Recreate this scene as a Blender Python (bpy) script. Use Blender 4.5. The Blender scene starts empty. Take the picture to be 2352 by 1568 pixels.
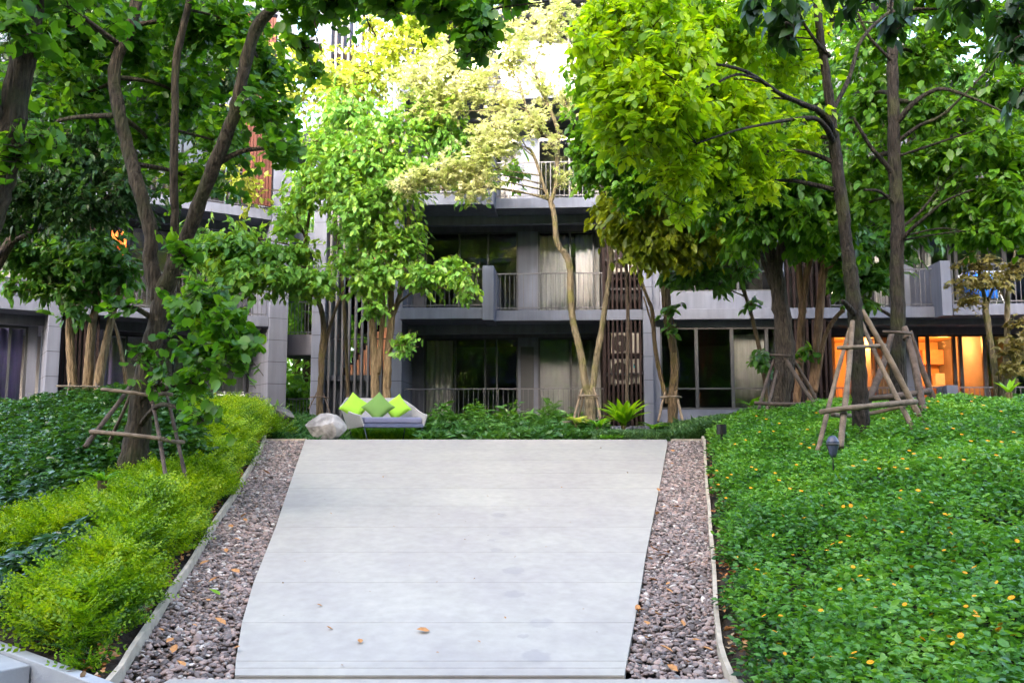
import bpy, math, random
import numpy as np
from mathutils import Vector, Matrix
R = math.radians
rng = np.random.default_rng(7)
random.seed(7)
S = bpy.context.scene
C = S.collection

# ------------------------------------------------------------------ camera
FP, CX, CY = 2020.0, 1176.0, 784.0          # focal length and centre in the pixels of a 2352 x 1568 view
PITCH = math.atan(220.0 / FP)
EYE = 1.6
cam = bpy.data.objects.new('camera', bpy.data.cameras.new('camera'))
C.objects.link(cam)
cam.location = (0, 0, EYE)
cam.rotation_euler = (R(90) + PITCH, 0, 0)
cam.data.sensor_width = 36
cam.data.lens = FP / 2352 * 36
cam.data.clip_start = 0.05
cam.data.clip_end = 1500
S.camera = cam

# ------------------------------------------------------------------ world, sun, exposure
SUN_EL, SUN_AZ = 21, 196                     # azimuth measured from +Y clockwise: behind the camera, to the left
w = bpy.data.worlds.new('World'); S.world = w; w.use_nodes = True
nt = w.node_tree; nt.nodes.clear()
sky = nt.nodes.new('ShaderNodeTexSky'); sky.sky_type = 'NISHITA'; sky.sun_disc = False
sky.sun_elevation = R(SUN_EL); sky.sun_rotation = R(SUN_AZ)
sky.air_density = 1.0; sky.dust_density = 6.5; sky.ozone_density = 1.0
bg = nt.nodes.new('ShaderNodeBackground'); bg.inputs[1].default_value = 0.15
wo = nt.nodes.new('ShaderNodeOutputWorld')
nt.links.new(sky.outputs[0], bg.inputs[0]); nt.links.new(bg.outputs[0], wo.inputs[0])
sl = bpy.data.lights.new('sun', 'SUN'); sl.energy = 1.5; sl.angle = R(10); sl.color = (1, 0.97, 0.9)
sun = bpy.data.objects.new('sun', sl); C.objects.link(sun)
sd = Vector((math.sin(R(SUN_AZ)) * math.cos(R(SUN_EL)), math.cos(R(SUN_AZ)) * math.cos(R(SUN_EL)), math.sin(R(SUN_EL))))
sun.rotation_euler = sd.to_track_quat('Z', 'Y').to_euler()
S.view_settings.view_transform = 'Standard'; S.view_settings.look = 'None'
S.view_settings.gamma = 1; S.view_settings.use_curve_mapping = False
S.view_settings.exposure = 3.8
S.render.engine = 'CYCLES'
S.cycles.max_bounces = 8; S.cycles.diffuse_bounces = 4; S.cycles.transparent_max_bounces = 12
S.cycles.transmission_bounces = 4; S.cycles.glossy_bounces = 3

# ------------------------------------------------------------------ geometry of the view
sp_, cp_ = math.sin(PITCH), math.cos(PITCH)
def ray(px, py):
    t = (CY - py) / FP
    return Vector(((px - CX) / FP, cp_ - sp_ * t, sp_ + cp_ * t))
def at(px, py, Y):
    d = ray(px, py)
    return Vector((0, 0, EYE)) + d * (Y / d.y)
def atz(px, py, z):
    d = ray(px, py)
    return Vector((0, 0, EYE)) + d * ((z - EYE) / d.z)
Y0, SL, YC = 6.16, 0.1755, 15.07             # foot, slope and crest of the ramp
ZC = (YC - Y0) * SL
def atr(px, py):                              # on the ramp plane
    d = ray(px, py)
    t = (SL * (0 - Y0) - EYE) / (d.z - SL * d.y)
    return Vector((0, 0, EYE)) + d * t
RE_L = [(701,1009),(663,1119.5),(633,1210),(610.4,1266.7),(582,1338),(555.7,1429),(544,1478),(539.4,1550)]
RE_R = [(1534,1012),(1520.8,1085.5),(1505.7,1161),(1494.4,1217.6),(1483,1274),(1471.7,1349.7),(1456.6,1429),(1441.5,1504.5),(1434,1550)]
KL = [(605,1010),(599.8,1033.6),(562,1098),(538.5,1139),(494,1204),(439.6,1296),(405.6,1347),(361,1415),(323.8,1470),(289.7,1521),(270,1558)]
KR = [(1618,1011),(1622.7,1108),(1630,1187),(1634,1240),(1641.6,1334.6),(1647,1429),(1654.8,1504.5),(1675.6,1553.6)]
def curve(pts):
    P = sorted([(atr(*p).y, atr(*p).x) for p in pts])
    return np.array([p[0] for p in P]), np.array([p[1] for p in P])
cRL, cRR, cKL, cKR = curve(RE_L), curve(RE_R), curve(KL), curve(KR)
def interp(c, y): return np.interp(y, c[0], c[1])
def kl(y):
    y = np.asarray(y, float)
    return interp(cKL, y) + np.where(y > cKL[0][-1], 0, 0) 
def kr(y): return interp(cKR, np.asarray(y, float))
def rampz(y): return np.clip((np.asarray(y, float) - Y0) * SL, 0, ZC - 0.06)
def sstep(a, b, x):
    t = np.clip((x - a) / (b - a), 0, 1); return t * t * (3 - 2 * t)
WALL_A, WALL_B = atz(0, 1470, 0.06), atz(270, 1568, 0.06)
WALL_D, WALL_C = atz(0, 1489, 0.06), atz(213, 1568, 0.06)
def terr(x, y):
    x = np.asarray(x, float); y = np.asarray(y, float)
    zr = rampz(y)
    H = np.maximum(2.10 - zr, 0.3)
    dl = kl(y) - x; dr = x - kr(y)
    H2 = np.maximum(1.97 - zr, 0.3)
    ml = np.where(dl > 0, H * (1 - np.exp(-0.42 * np.maximum(dl, 0) / H)), 0)
    mr = np.where(dr > 0, H2 * (1 - np.exp(-0.36 * np.maximum(dr, 0) / H2)), 0)
    fade = 1 - sstep(16.5, 21.0, y) * 0.75
    z = zr + (ml + mr) * fade
    z = np.where((dl < 0) & (dr < 0), zr - 0.10, z)
    # the drop on the near side of the stair wall
    a, b = WALL_D, WALL_C
    side = (b.x - a.x) * (y - a.y) - (b.y - a.y) * (x - a.x)
    z = np.where((side < 0.06) & (x < -0.9) & (y < 8), -1.0, z)
    A, B = WALL_A, WALL_B
    sd_ = ((B.x-A.x)*(y-A.y) - (B.y-A.y)*(x-A.x)) / math.hypot(B.x-A.x, B.y-A.y)
    z = np.where((side >= 0.06) & (dl > 0), np.minimum(z, 0.0 + 0.42*np.maximum(sd_, 0)), z)
    z = np.where((y < Y0 - 0.15) & (z > -0.5) & (dl < 0) & (dr < 0), -0.12, z)
    return z

# ------------------------------------------------------------------ materials
def nmat(name):
    m = bpy.data.materials.new(name); m.use_nodes = True
    t = m.node_tree; t.nodes.clear()
    return m, t, t.nodes.new, t.links.new
def principled(name, col, rough=0.7, metal=0.0, noise=0.15, scale=6.0, bump=0.0, bscale=40.0, spec=0.3, col2=None, joints=0, stretch=None):
    m, t, N, L = nmat(name)
    out = N('ShaderNodeOutputMaterial'); b = N('ShaderNodeBsdfPrincipled')
    L(b.outputs[0], out.inputs[0])
    b.inputs['Roughness'].default_value = rough; b.inputs['Metallic'].default_value = metal
    b.inputs['Specular IOR Level'].default_value = spec
    tc = N('ShaderNodeTexCoord'); vec = tc.outputs['Object']
    if stretch:
        mp = N('ShaderNodeMapping'); mp.inputs['Scale'].default_value = stretch; L(vec, mp.inputs[0]); vec = mp.outputs[0]
    nz = N('ShaderNodeTexNoise'); nz.inputs['Scale'].default_value = scale; nz.inputs['Detail'].default_value = 6
    L(vec, nz.inputs['Vector'])
    cr = N('ShaderNodeValToRGB'); L(nz.outputs['Fac'], cr.inputs[0])
    c2 = col2 if col2 else tuple(min(1, c * (1 + noise)) for c in col)
    c1 = tuple(c * (1 - noise) for c in col) if not col2 else col
    cr.color_ramp.elements[0].position = 0.32; cr.color_ramp.elements[0].color = (*c1, 1)
    cr.color_ramp.elements[1].position = 0.68; cr.color_ramp.elements[1].color = (*c2, 1)
    colout = cr.outputs[0]
    if joints:
        sx = N('ShaderNodeSeparateXYZ'); L(tc.outputs['Object'], sx.inputs[0])
        md = N('ShaderNodeMath'); md.operation = 'PINGPONG'; md.inputs[1].default_value = joints / 2; L(sx.outputs[2], md.inputs[0])
        lt = N('ShaderNodeMath'); lt.operation = 'LESS_THAN'; lt.inputs[1].default_value = 0.009; L(md.outputs[0], lt.inputs[0])
        mx = N('ShaderNodeMix'); mx.data_type = 'RGBA'; L(lt.outputs[0], mx.inputs[0]); L(colout, mx.inputs[6]); mx.inputs[7].default_value = (*[c * 0.3 for c in col], 1)
        colout = mx.outputs[2]
    if 'paint' in name and 'room' not in name:
        mp2 = N('ShaderNodeMapping'); mp2.inputs['Scale'].default_value = (5, 5, .35); L(tc.outputs['Object'], mp2.inputs[0])
        n9 = N('ShaderNodeTexNoise'); n9.inputs['Scale'].default_value = 1.6; n9.inputs['Detail'].default_value = 7; L(mp2.outputs[0], n9.inputs['Vector'])
        r9 = N('ShaderNodeMapRange'); r9.inputs[1].default_value = .35; r9.inputs[2].default_value = .65; r9.inputs[3].default_value = .84; r9.inputs[4].default_value = 1.05; L(n9.outputs['Fac'], r9.inputs[0])
        m9 = N('ShaderNodeMix'); m9.data_type = 'RGBA'; m9.blend_type = 'MULTIPLY'; m9.inputs[0].default_value = 1; L(colout, m9.inputs[6]); L(r9.outputs[0], m9.inputs[7]); colout = m9.outputs[2]
    L(colout, b.inputs['Base Color'])
    if bump:
        n2 = N('ShaderNodeTexNoise'); n2.inputs['Scale'].default_value = bscale; n2.inputs['Detail'].default_value = 8; L(vec, n2.inputs['Vector'])
        bp = N('ShaderNodeBump'); bp.inputs['Strength'].default_value = bump; bp.inputs['Distance'].default_value = 0.02
        L(n2.outputs['Fac'], bp.inputs['Height']); L(bp.outputs[0], b.inputs['Normal'])
    return m
def leafmat(name, cols, trans=0.45, rough=0.42, clump=1.3, tcol=None, spec=0.45):
    m, t, N, L = nmat(name)
    out = N('ShaderNodeOutputMaterial'); b = N('ShaderNodeBsdfPrincipled'); tr = N('ShaderNodeBsdfTranslucent'); mx = N('ShaderNodeMixShader')
    g = N('ShaderNodeNewGeometry'); tc = N('ShaderNodeTexCoord')
    nz = N('ShaderNodeTexNoise'); nz.inputs['Scale'].default_value = clump; nz.inputs['Detail'].default_value = 3; L(tc.outputs['Object'], nz.inputs['Vector'])
    a = N('ShaderNodeMath'); a.operation = 'MULTIPLY_ADD'; a.inputs[1].default_value = 0.55; L(g.outputs['Random Per Island'], a.inputs[0])
    s = N('ShaderNodeMath'); s.operation = 'MULTIPLY_ADD'; s.inputs[1].default_value = 1.5; s.inputs[2].default_value = -0.52; L(nz.outputs['Fac'], s.inputs[0]); L(s.outputs[0], a.inputs[2])
    cr = N('ShaderNodeValToRGB'); L(a.outputs[0], cr.inputs[0])
    e = cr.color_ramp.elements
    while len(e) < len(cols): e.new(0.5)
    for i, c in enumerate(cols): e[i].position = i / (len(cols) - 1); e[i].color = (*c, 1)
    L(cr.outputs[0], b.inputs['Base Color'])
    hs = N('ShaderNodeMix'); hs.data_type = 'RGBA'; hs.blend_type = 'MULTIPLY'; hs.inputs[0].default_value = 1
    L(cr.outputs[0], hs.inputs[6]); hs.inputs[7].default_value = (*(tcol or (2.3, 1.9, 0.5)), 1)
    L(hs.outputs[2], tr.inputs[0])
    b.inputs['Roughness'].default_value = rough; b.inputs['Specular IOR Level'].default_value = spec
    mx.inputs[0].default_value = trans
    L(b.outputs[0], mx.inputs[1]); L(tr.outputs[0], mx.inputs[2]); L(mx.outputs[0], out.inputs[0])
    return m
def barkmat(name, c1, c2, moss=None, mossamt=0.5, vs=1.0):
    m, t, N, L = nmat(name)
    out = N('ShaderNodeOutputMaterial'); b = N('ShaderNodeBsdfPrincipled'); L(b.outputs[0], out.inputs[0])
    b.inputs['Roughness'].default_value = 0.85; b.inputs['Specular IOR Level'].default_value = 0.2
    tc = N('ShaderNodeTexCoord'); mp = N('ShaderNodeMapping'); mp.inputs['Scale'].default_value = (22 * vs, 22 * vs, 4 * vs); L(tc.outputs['Object'], mp.inputs[0])
    nz = N('ShaderNodeTexNoise'); nz.inputs['Scale'].default_value = 1.4; nz.inputs['Detail'].default_value = 9; nz.inputs['Roughness'].default_value = 0.65; L(mp.outputs[0], nz.inputs['Vector'])
    vo = N('ShaderNodeTexVoronoi'); vo.feature = 'DISTANCE_TO_EDGE'; vo.inputs['Scale'].default_value = 1.0; L(mp.outputs[0], vo.inputs['Vector'])
    cr = N('ShaderNodeValToRGB'); L(nz.outputs['Fac'], cr.inputs[0])
    cr.color_ramp.elements[0].position = 0.35; cr.color_ramp.elements[0].color = (*c1, 1)
    cr.color_ramp.elements[1].position = 0.7; cr.color_ramp.elements[1].color = (*c2, 1)
    colo = cr.outputs[0]
    if moss:
        n3 = N('ShaderNodeTexNoise'); n3.inputs['Scale'].default_value = 2.6; n3.inputs['Detail'].default_value = 4; L(tc.outputs['Object'], n3.inputs['Vector'])
        r3 = N('ShaderNodeValToRGB'); L(n3.outputs['Fac'], r3.inputs[0]); r3.color_ramp.elements[0].position = 0.5; r3.color_ramp.elements[1].position = 0.62
        ml = N('ShaderNodeMath'); ml.operation = 'MULTIPLY'; ml.inputs[1].default_value = mossamt; L(r3.outputs[0], ml.inputs[0])
        mx = N('ShaderNodeMix'); mx.data_type = 'RGBA'; L(ml.outputs[0], mx.inputs[0]); L(colo, mx.inputs[6]); mx.inputs[7].default_value = (*moss, 1)
        colo = mx.outputs[2]
    L(colo, b.inputs['Base Color'])
    ad = N('ShaderNodeMath'); ad.operation = 'ADD'; L(nz.outputs['Fac'], ad.inputs[0]); L(vo.outputs['Distance'], ad.inputs[1])
    bp = N('ShaderNodeBump'); bp.inputs['Strength'].default_value = 1.0; bp.inputs['Distance'].default_value = 0.06
    L(ad.outputs[0], bp.inputs['Height']); L(bp.outputs[0], b.inputs['Normal'])
    return m
def glassmat(name, tint=0.55, refl=1.0):
    m, t, N, L = nmat(name)
    out = N('ShaderNodeOutputMaterial'); tr = N('ShaderNodeBsdfTransparent'); gl = N('ShaderNodeBsdfGlossy'); mx = N('ShaderNodeMixShader'); fr = N('ShaderNodeFresnel')
    tr.inputs[0].default_value = (tint, tint * .99, tint, 1); gl.inputs['Roughness'].default_value = 0.02
    gl.inputs[0].default_value = (refl, refl, refl, 1); fr.inputs[0].default_value = 1.55
    L(fr.outputs[0], mx.inputs[0]); L(tr.outputs[0], mx.inputs[1]); L(gl.outputs[0], mx.inputs[2]); L(mx.outputs[0], out.inputs[0])
    return m
def emis(name, col, s):
    m, t, N, L = nmat(name)
    out = N('ShaderNodeOutputMaterial'); e = N('ShaderNodeEmission'); e.inputs[0].default_value = (*col, 1); e.inputs[1].default_value = s
    L(e.outputs[0], out.inputs[0]); return m
def islandmat(name, cols, rough=0.6, bump=0.3, spec=0.35):
    m, t, N, L = nmat(name)
    out = N('ShaderNodeOutputMaterial'); b = N('ShaderNodeBsdfPrincipled'); L(b.outputs[0], out.inputs[0])
    g = N('ShaderNodeNewGeometry'); tc = N('ShaderNodeTexCoord')
    cr = N('ShaderNodeValToRGB'); L(g.outputs['Random Per Island'], cr.inputs[0]); e = cr.color_ramp.elements
    while len(e) < len(cols): e.new(0.5)
    for i, c in enumerate(cols): e[i].position = c[0]; e[i].color = (*c[1], 1)
    nz = N('ShaderNodeTexNoise'); nz.inputs['Scale'].default_value = 60; nz.inputs['Detail'].default_value = 5; L(tc.outputs['Object'], nz.inputs['Vector'])
    mm = N('ShaderNodeMapRange'); mm.inputs[3].default_value = 0.7; mm.inputs[4].default_value = 1.3; L(nz.outputs['Fac'], mm.inputs[0])
    mx = N('ShaderNodeMix'); mx.data_type = 'RGBA'; mx.blend_type = 'MULTIPLY'; mx.inputs[0].default_value = 1; L(cr.outputs[0], mx.inputs[6]); L(mm.outputs[0], mx.inputs[7])
    L(mx.outputs[2], b.inputs['Base Color']); b.inputs['Roughness'].default_value = rough; b.inputs['Specular IOR Level'].default_value = spec
    if bump:
        bp = N('ShaderNodeBump'); bp.inputs['Strength'].default_value = bump; bp.inputs['Distance'].default_value = 0.005; L(nz.outputs['Fac'], bp.inputs['Height']); L(bp.outputs[0], b.inputs['Normal'])
    return m

M = {}
M['paint'] = principled('grey_paint', (0.118, 0.130, 0.178), 0.75, noise=0.08, scale=1.5, bump=0.12, bscale=90)
M['paint_j'] = principled('grey_paint_jointed', (0.118, 0.130, 0.178), 0.75, noise=0.08, scale=1.5, bump=0.12, bscale=90, joints=0.62)
M['paint_dark'] = principled('dark_grey_paint', (0.10, 0.10, 0.125), 0.7, noise=0.1, scale=2, bump=0.1, bscale=80)
M['paint_light'] = principled('pale_paint', (0.62, 0.62, 0.66), 0.7, noise=0.05, scale=1.5, bump=0.08, bscale=80)
M['soffit'] = principled('soffit_paint', (0.13, 0.13, 0.15), 0.8, noise=0.08, scale=2)
M['room'] = principled('room_paint', (0.22, 0.22, 0.23), 0.85, noise=0.2, scale=1)
M['room_warm'] = principled('warm_room_paint', (0.62, 0.42, 0.22), 0.8, noise=0.08, scale=1)
M['frame'] = principled('window_frame_metal', (0.05, 0.053, 0.062), 0.45, 0.2, noise=0.08, scale=3, spec=0.4)
M['frame_dk'] = principled('black_frame_metal', (0.02, 0.02, 0.023), 0.4, 0.2, noise=0.1, scale=3, spec=0.4)
M['rail'] = principled('railing_metal', (0.10, 0.10, 0.12), 0.45, 0.3, noise=0.1, scale=5, spec=0.4)
M['slat_brown'] = principled('dark_brown_slat', (0.024, 0.016, 0.016), 0.85, spec=0.1, noise=0.3, scale=2, stretch=(6, 6, 0.6), bump=0.1)
M['slat_grey'] = principled('dark_grey_slat', (0.085, 0.085, 0.10), 0.5, 0.1, noise=0.15, scale=2, stretch=(6, 6, 0.6))
M['slat_red'] = principled('reddish_slat', (0.085, 0.028, 0.02), 0.6, noise=0.3, scale=2, stretch=(6, 6, 0.6), bump=0.1)
M['glass'] = glassmat('window_glass', 0.9, 0.9)
M['glass_lit'] = glassmat('clear_window_glass', 0.85, 0.8)
M['curtain_w'] = principled('pale_curtain', (0.74, 0.75, 0.76), 0.9, noise=0.1, scale=3, stretch=(8, 8, 0.4))
M['curtain_g'] = principled('grey_green_curtain', (0.42, 0.45, 0.45), 0.9, noise=0.12, scale=3, stretch=(8, 8, 0.4))
M['curtain_p'] = principled('purple_curtain', (0.40, 0.33, 0.62), 0.9, noise=0.1, scale=3, stretch=(8, 8, 0.4))
M['curtain_o'] = principled('warm_curtain', (0.60, 0.42, 0.27), 0.9, noise=0.1, scale=3, stretch=(8, 8, 0.4))
M['frost'] = principled('frosted_panel', (0.46, 0.50, 0.52), 0.35, noise=0.08, scale=1.0, spec=0.5)
M['terra'] = principled('terracotta_step', (0.78, 0.40, 0.25), 0.7, noise=0.15, scale=3)
M['ac_case'] = principled('ac_casing', (0.50, 0.47, 0.42), 0.5, noise=0.06, scale=4)
M['ac_dark'] = principled('ac_grille', (0.06, 0.05, 0.045), 0.6, noise=0.1, scale=10)
M['teal'] = principled('teal_mark', (0.02, 0.42, 0.52), 0.5, noise=0.02)
M['blue'] = principled('blue_cloth', (0.03, 0.20, 0.75), 0.9, noise=0.3, scale=5, bump=0.3, bscale=12)
M['white'] = principled('white_plastic', (0.75, 0.75, 0.76), 0.5, noise=0.04)
M['orange'] = principled('orange_cloth', (0.85, 0.16, 0.03), 0.9, noise=0.25, scale=6, bump=0.3, bscale=14)
M['soil'] = principled('soil', (0.035, 0.025, 0.018), 0.95, noise=0.6, scale=12, bump=0.8, bscale=30)
M['kerb'] = principled('kerb_concrete', (0.45, 0.38, 0.30), 0.85, noise=0.22, scale=7, bump=0.35, bscale=60)
M['conc'] = principled('smooth_concrete', (0.36, 0.365, 0.38), 0.7, noise=0.12, scale=3, bump=0.15, bscale=80)
M['stake'] = principled('weathered_pole', (0.145, 0.11, 0.08), 0.85, noise=0.35, scale=9, bump=0.6, bscale=30)
M['stake_grey'] = principled('grey_weathered_pole', (0.15, 0.125, 0.10), 0.85, noise=0.4, scale=9, bump=0.6, bscale=30)
M['stake_dk'] = principled('dark_wet_pole', (0.075, 0.055, 0.045), 0.8, noise=0.4, scale=9, bump=0.6, bscale=30)
M['rope'] = principled('twine', (0.10, 0.07, 0.05), 0.9, noise=0.3, scale=30)
M['black'] = principled('black_lamp_metal', (0.012, 0.012, 0.014), 0.4, 0.2, noise=0.1, scale=8, spec=0.5)
M['lampblue'] = principled('slate_lamp_plastic', (0.045, 0.055, 0.10), 0.4, noise=0.1, scale=8, spec=0.5)
M['weave'] = principled('pale_grey_weave', (0.31, 0.305, 0.315), 0.8, noise=0.12, scale=60, bump=0.4, bscale=180)
M['cush'] = principled('lilac_cushion', (0.165, 0.17, 0.27), 0.9, noise=0.06, scale=5, bump=0.15, bscale=150)
M['sofaframe'] = principled('dark_sofa_frame', (0.03, 0.04, 0.055), 0.4, 0.3, noise=0.1)
M['seatframe'] = principled('blue_grey_seat_band', (0.10, 0.115, 0.20), 0.7, noise=0.1)
M['lime'] = principled('lime_cushion', (0.29, 0.54, 0.045), 0.9, noise=0.05, scale=4, bump=0.2, bscale=120)
M['olive'] = principled('olive_cushion', (0.13, 0.24, 0.06), 0.9, noise=0.05, scale=4, bump=0.2, bscale=120)
M['warmlamp'] = emis('lamp_glow', (1.0, 0.5, 0.15), 1.5)
M['ceillamp'] = emis('ceiling_lamp_glow', (1.0, 0.85, 0.6), 3)

# ramp concrete with faint stains and damp spots
def rampmat():
    m, t, N, L = nmat('pale_ramp_concrete')
    out = N('ShaderNodeOutputMaterial'); b = N('ShaderNodeBsdfPrincipled'); L(b.outputs[0], out.inputs[0])
    tc = N('ShaderNodeTexCoord'); co = tc.outputs['Object']
    n1 = N('ShaderNodeTexNoise'); n1.inputs['Scale'].default_value = 0.9; n1.inputs['Detail'].default_value = 7; n1.inputs['Roughness'].default_value = 0.6; L(co, n1.inputs['Vector'])
    cr = N('ShaderNodeValToRGB'); L(n1.outputs['Fac'], cr.inputs[0]); e = cr.color_ramp.elements
    e[0].position = 0.3; e[0].color = (0.335, 0.298, 0.275, 1); e[1].position = 0.68; e[1].color = (0.405, 0.37, 0.32, 1)
    n2 = N('ShaderNodeTexNoise'); n2.inputs['Scale'].default_value = 9; n2.inputs['Detail'].default_value = 8; L(co, n2.inputs['Vector'])
    mr = N('ShaderNodeMapRange'); mr.inputs[3].default_value = 0.80; mr.inputs[4].default_value = 1.16; L(n2.outputs['Fac'], mr.inputs[0])
    mx = N('ShaderNodeMix'); mx.data_type = 'RGBA'; mx.blend_type = 'MULTIPLY'; mx.inputs[0].default_value = 1; L(cr.outputs[0], mx.inputs[6]); L(mr.outputs[0], mx.inputs[7])
    col = mx.outputs[2]
    spots = [(1146,1182,.10),(1158,1224,.07),(1140,1262,.06),(1178,1309,.11),(1182,1364,.10),(1243,1430,.11),(1231,1506,.12),(1200,1460,.05),(1130,1240,.05)]
    ds = N('ShaderNodeVectorMath'); ds.operation = 'MULTIPLY_ADD'; 
    n3 = N('ShaderNodeTexNoise'); n3.inputs['Scale'].default_value = 14; L(co, n3.inputs['Vector'])
    ds.inputs[1].default_value = (0.10, 0.10, 0.0); L(n3.outputs['Color'], ds.inputs[0]); L(co, ds.inputs[2])
    prev = None
    for (px, py, r) in spots:
        p = atr(px, py)
        s = N('ShaderNodeVectorMath'); s.operation = 'DISTANCE'; s.inputs[1].default_value = (p.x + 0.05, p.y + 0.05, p.z); L(ds.outputs[0], s.inputs[0])
        k = N('ShaderNodeMapRange'); k.inputs[1].default_value = r * 0.75; k.inputs[2].default_value = r; k.inputs[3].default_value = 1; k.inputs[4].default_value = 0; L(s.outputs['Value'], k.inputs[0])
        if prev is None: prev = k.outputs[0]
        else:
            q = N('ShaderNodeMath'); q.operation = 'MAXIMUM'; L(prev, q.inputs[0]); L(k.outputs[0], q.inputs[1]); prev = q.outputs[0]
    sc = N('ShaderNodeMath'); sc.operation = 'MULTIPLY'; sc.inputs[1].default_value = 0.33; L(prev, sc.inputs[0])
    vo = N('ShaderNodeTexVoronoi'); vo.inputs['Scale'].default_value = 4.5; L(co, vo.inputs['Vector'])
    ls = N('ShaderNodeMath'); ls.operation = 'LESS_THAN'; ls.inputs[1].default_value = 0.035; L(vo.outputs['Distance'], ls.inputs[0])
    sx = N('ShaderNodeSeparateColor'); L(vo.outputs['Color'], sx.inputs[0])
    lg = N('ShaderNodeMath'); lg.operation = 'GREATER_THAN'; lg.inputs[1].default_value = 0.62; L(sx.outputs[0], lg.inputs[0])
    lm_ = N('ShaderNodeMath'); lm_.operation = 'MULTIPLY'; L(ls.outputs[0], lm_.inputs[0]); L(lg.outputs[0], lm_.inputs[1])
    lk_ = N('ShaderNodeMath'); lk_.operation = 'MULTIPLY'; lk_.inputs[1].default_value = 0.6; L(lm_.outputs[0], lk_.inputs[0])
    m3 = N('ShaderNodeMix'); m3.data_type = 'RGBA'; L(lk_.outputs[0], m3.inputs[0]); L(col, m3.inputs[6]); m3.inputs[7].default_value = (0.09, 0.06, 0.045, 1); col = m3.outputs[2]
    n5 = N('ShaderNodeTexNoise'); n5.inputs['Scale'].default_value = 2.6; n5.inputs['Detail'].default_value = 9; n5.inputs['Roughness'].default_value = 0.7; L(co, n5.inputs['Vector'])
    r5 = N('ShaderNodeMapRange'); r5.inputs[1].default_value = .35; r5.inputs[2].default_value = .7; r5.inputs[3].default_value = 0.94; r5.inputs[4].default_value = 1.04; L(n5.outputs['Fac'], r5.inputs[0])
    m4 = N('ShaderNodeMix'); m4.data_type = 'RGBA'; m4.blend_type = 'MULTIPLY'; m4.inputs[0].default_value = 1; L(col, m4.inputs[6]); L(r5.outputs[0], m4.inputs[7]); col = m4.outputs[2]
    m2 = N('ShaderNodeMix'); m2.data_type = 'RGBA'; L(sc.outputs[0], m2.inputs[0]); L(col, m2.inputs[6]); m2.inputs[7].default_value = (0.20, 0.19, 0.20, 1)
    L(m2.outputs[2], b.inputs['Base Color'])
    rr = N('ShaderNodeMapRange'); rr.inputs[3].default_value = 0.45; rr.inputs[4].default_value = 0.8; L(n1.outputs['Fac'], rr.inputs[0]); L(rr.outputs[0], b.inputs['Roughness'])
    bp = N('ShaderNodeBump'); bp.inputs['Strength'].default_value = 0.15; bp.inputs['Distance'].default_value = 0.01; L(n2.outputs['Fac'], bp.inputs['Height']); L(bp.outputs[0], b.inputs['Normal'])
    return m
M['ramp'] = rampmat()
M['pebble'] = islandmat('river_pebble', [(0.0, (0.09, 0.072, 0.066)), (0.3, (0.16, 0.125, 0.115)), (0.55, (0.25, 0.185, 0.165)), (0.8, (0.36, 0.25, 0.21)), (0.93, (0.28, 0.255, 0.24)), (1.0, (0.6, 0.52, 0.46))], 0.6, 0.25)
M['dryleaf'] = islandmat('dry_leaf', [(0.0, (0.16, 0.05, 0.02)), (0.35, (0.36, 0.13, 0.03)), (0.7, (0.48, 0.24, 0.09)), (1.0, (0.42, 0.33, 0.22))], 0.7, 0.2)
M['rock'] = principled('pale_boulder', (0.12, 0.11, 0.105), 0.9, noise=0.3, scale=4, bump=1.0, bscale=11, col2=(0.42, 0.395, 0.385))
M['rock_dk'] = principled('dark_boulder', (0.05, 0.048, 0.046), 0.85, noise=0.35, scale=5, bump=1.0, bscale=14, col2=(0.17, 0.16, 0.155))
M['bark_dk'] = barkmat('dark_bark', (0.022, 0.017, 0.014), (0.11, 0.085, 0.065))
M['bark_wet'] = barkmat('wet_dark_bark', (0.012, 0.010, 0.009), (0.055, 0.045, 0.038), (0.06, 0.07, 0.02), 0.4)
M['bark_bau'] = barkmat('grey_brown_bark', (0.018, 0.014, 0.010), (0.095, 0.075, 0.052), (0.05, 0.06, 0.02), 0.4, 0.8)
M['bark_lt'] = barkmat('light_brown_bark', (0.12, 0.085, 0.05), (0.32, 0.235, 0.15), None, 0, 0.7)
M['bark_mid'] = barkmat('brown_bark', (0.06, 0.042, 0.028), (0.18, 0.13, 0.08), (0.10, 0.09, 0.02), 0.5, 0.8)
M['bark_moss'] = barkmat('mossy_bark', (0.09, 0.075, 0.05), (0.23, 0.19, 0.13), (0.13, 0.135, 0.03), 0.6, 0.7)
M['bark_red'] = barkmat('reddish_bark', (0.10, 0.055, 0.035), (0.33, 0.20, 0.12), None, 0, 0.7)

M['lf_bau'] = leafmat('heart_leaf', [(0.017, 0.070, 0.008), (0.035, 0.125, 0.012), (0.075, 0.20, 0.015), (0.14, 0.28, 0.018)], 0.5, 0.42)
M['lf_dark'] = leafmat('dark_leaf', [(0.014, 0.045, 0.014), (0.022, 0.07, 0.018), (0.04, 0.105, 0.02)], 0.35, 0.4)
M['lf_glossy'] = leafmat('glossy_mid_leaf', [(0.03, 0.10, 0.025), (0.06, 0.17, 0.03), (0.12, 0.27, 0.05)], 0.35, 0.3)
M['lf_comp'] = leafmat('fresh_compound_leaf', [(0.05, 0.15, 0.03), (0.11, 0.27, 0.045), (0.19, 0.37, 0.06), (0.30, 0.44, 0.06)], 0.38, 0.38)
M['lf_yel'] = leafmat('yellow_green_leaf', [(0.22, 0.32, 0.04), (0.36, 0.44, 0.07), (0.50, 0.50, 0.12)], 0.42, 0.5, tcol=(1.6, 1.5, 0.6))
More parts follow.
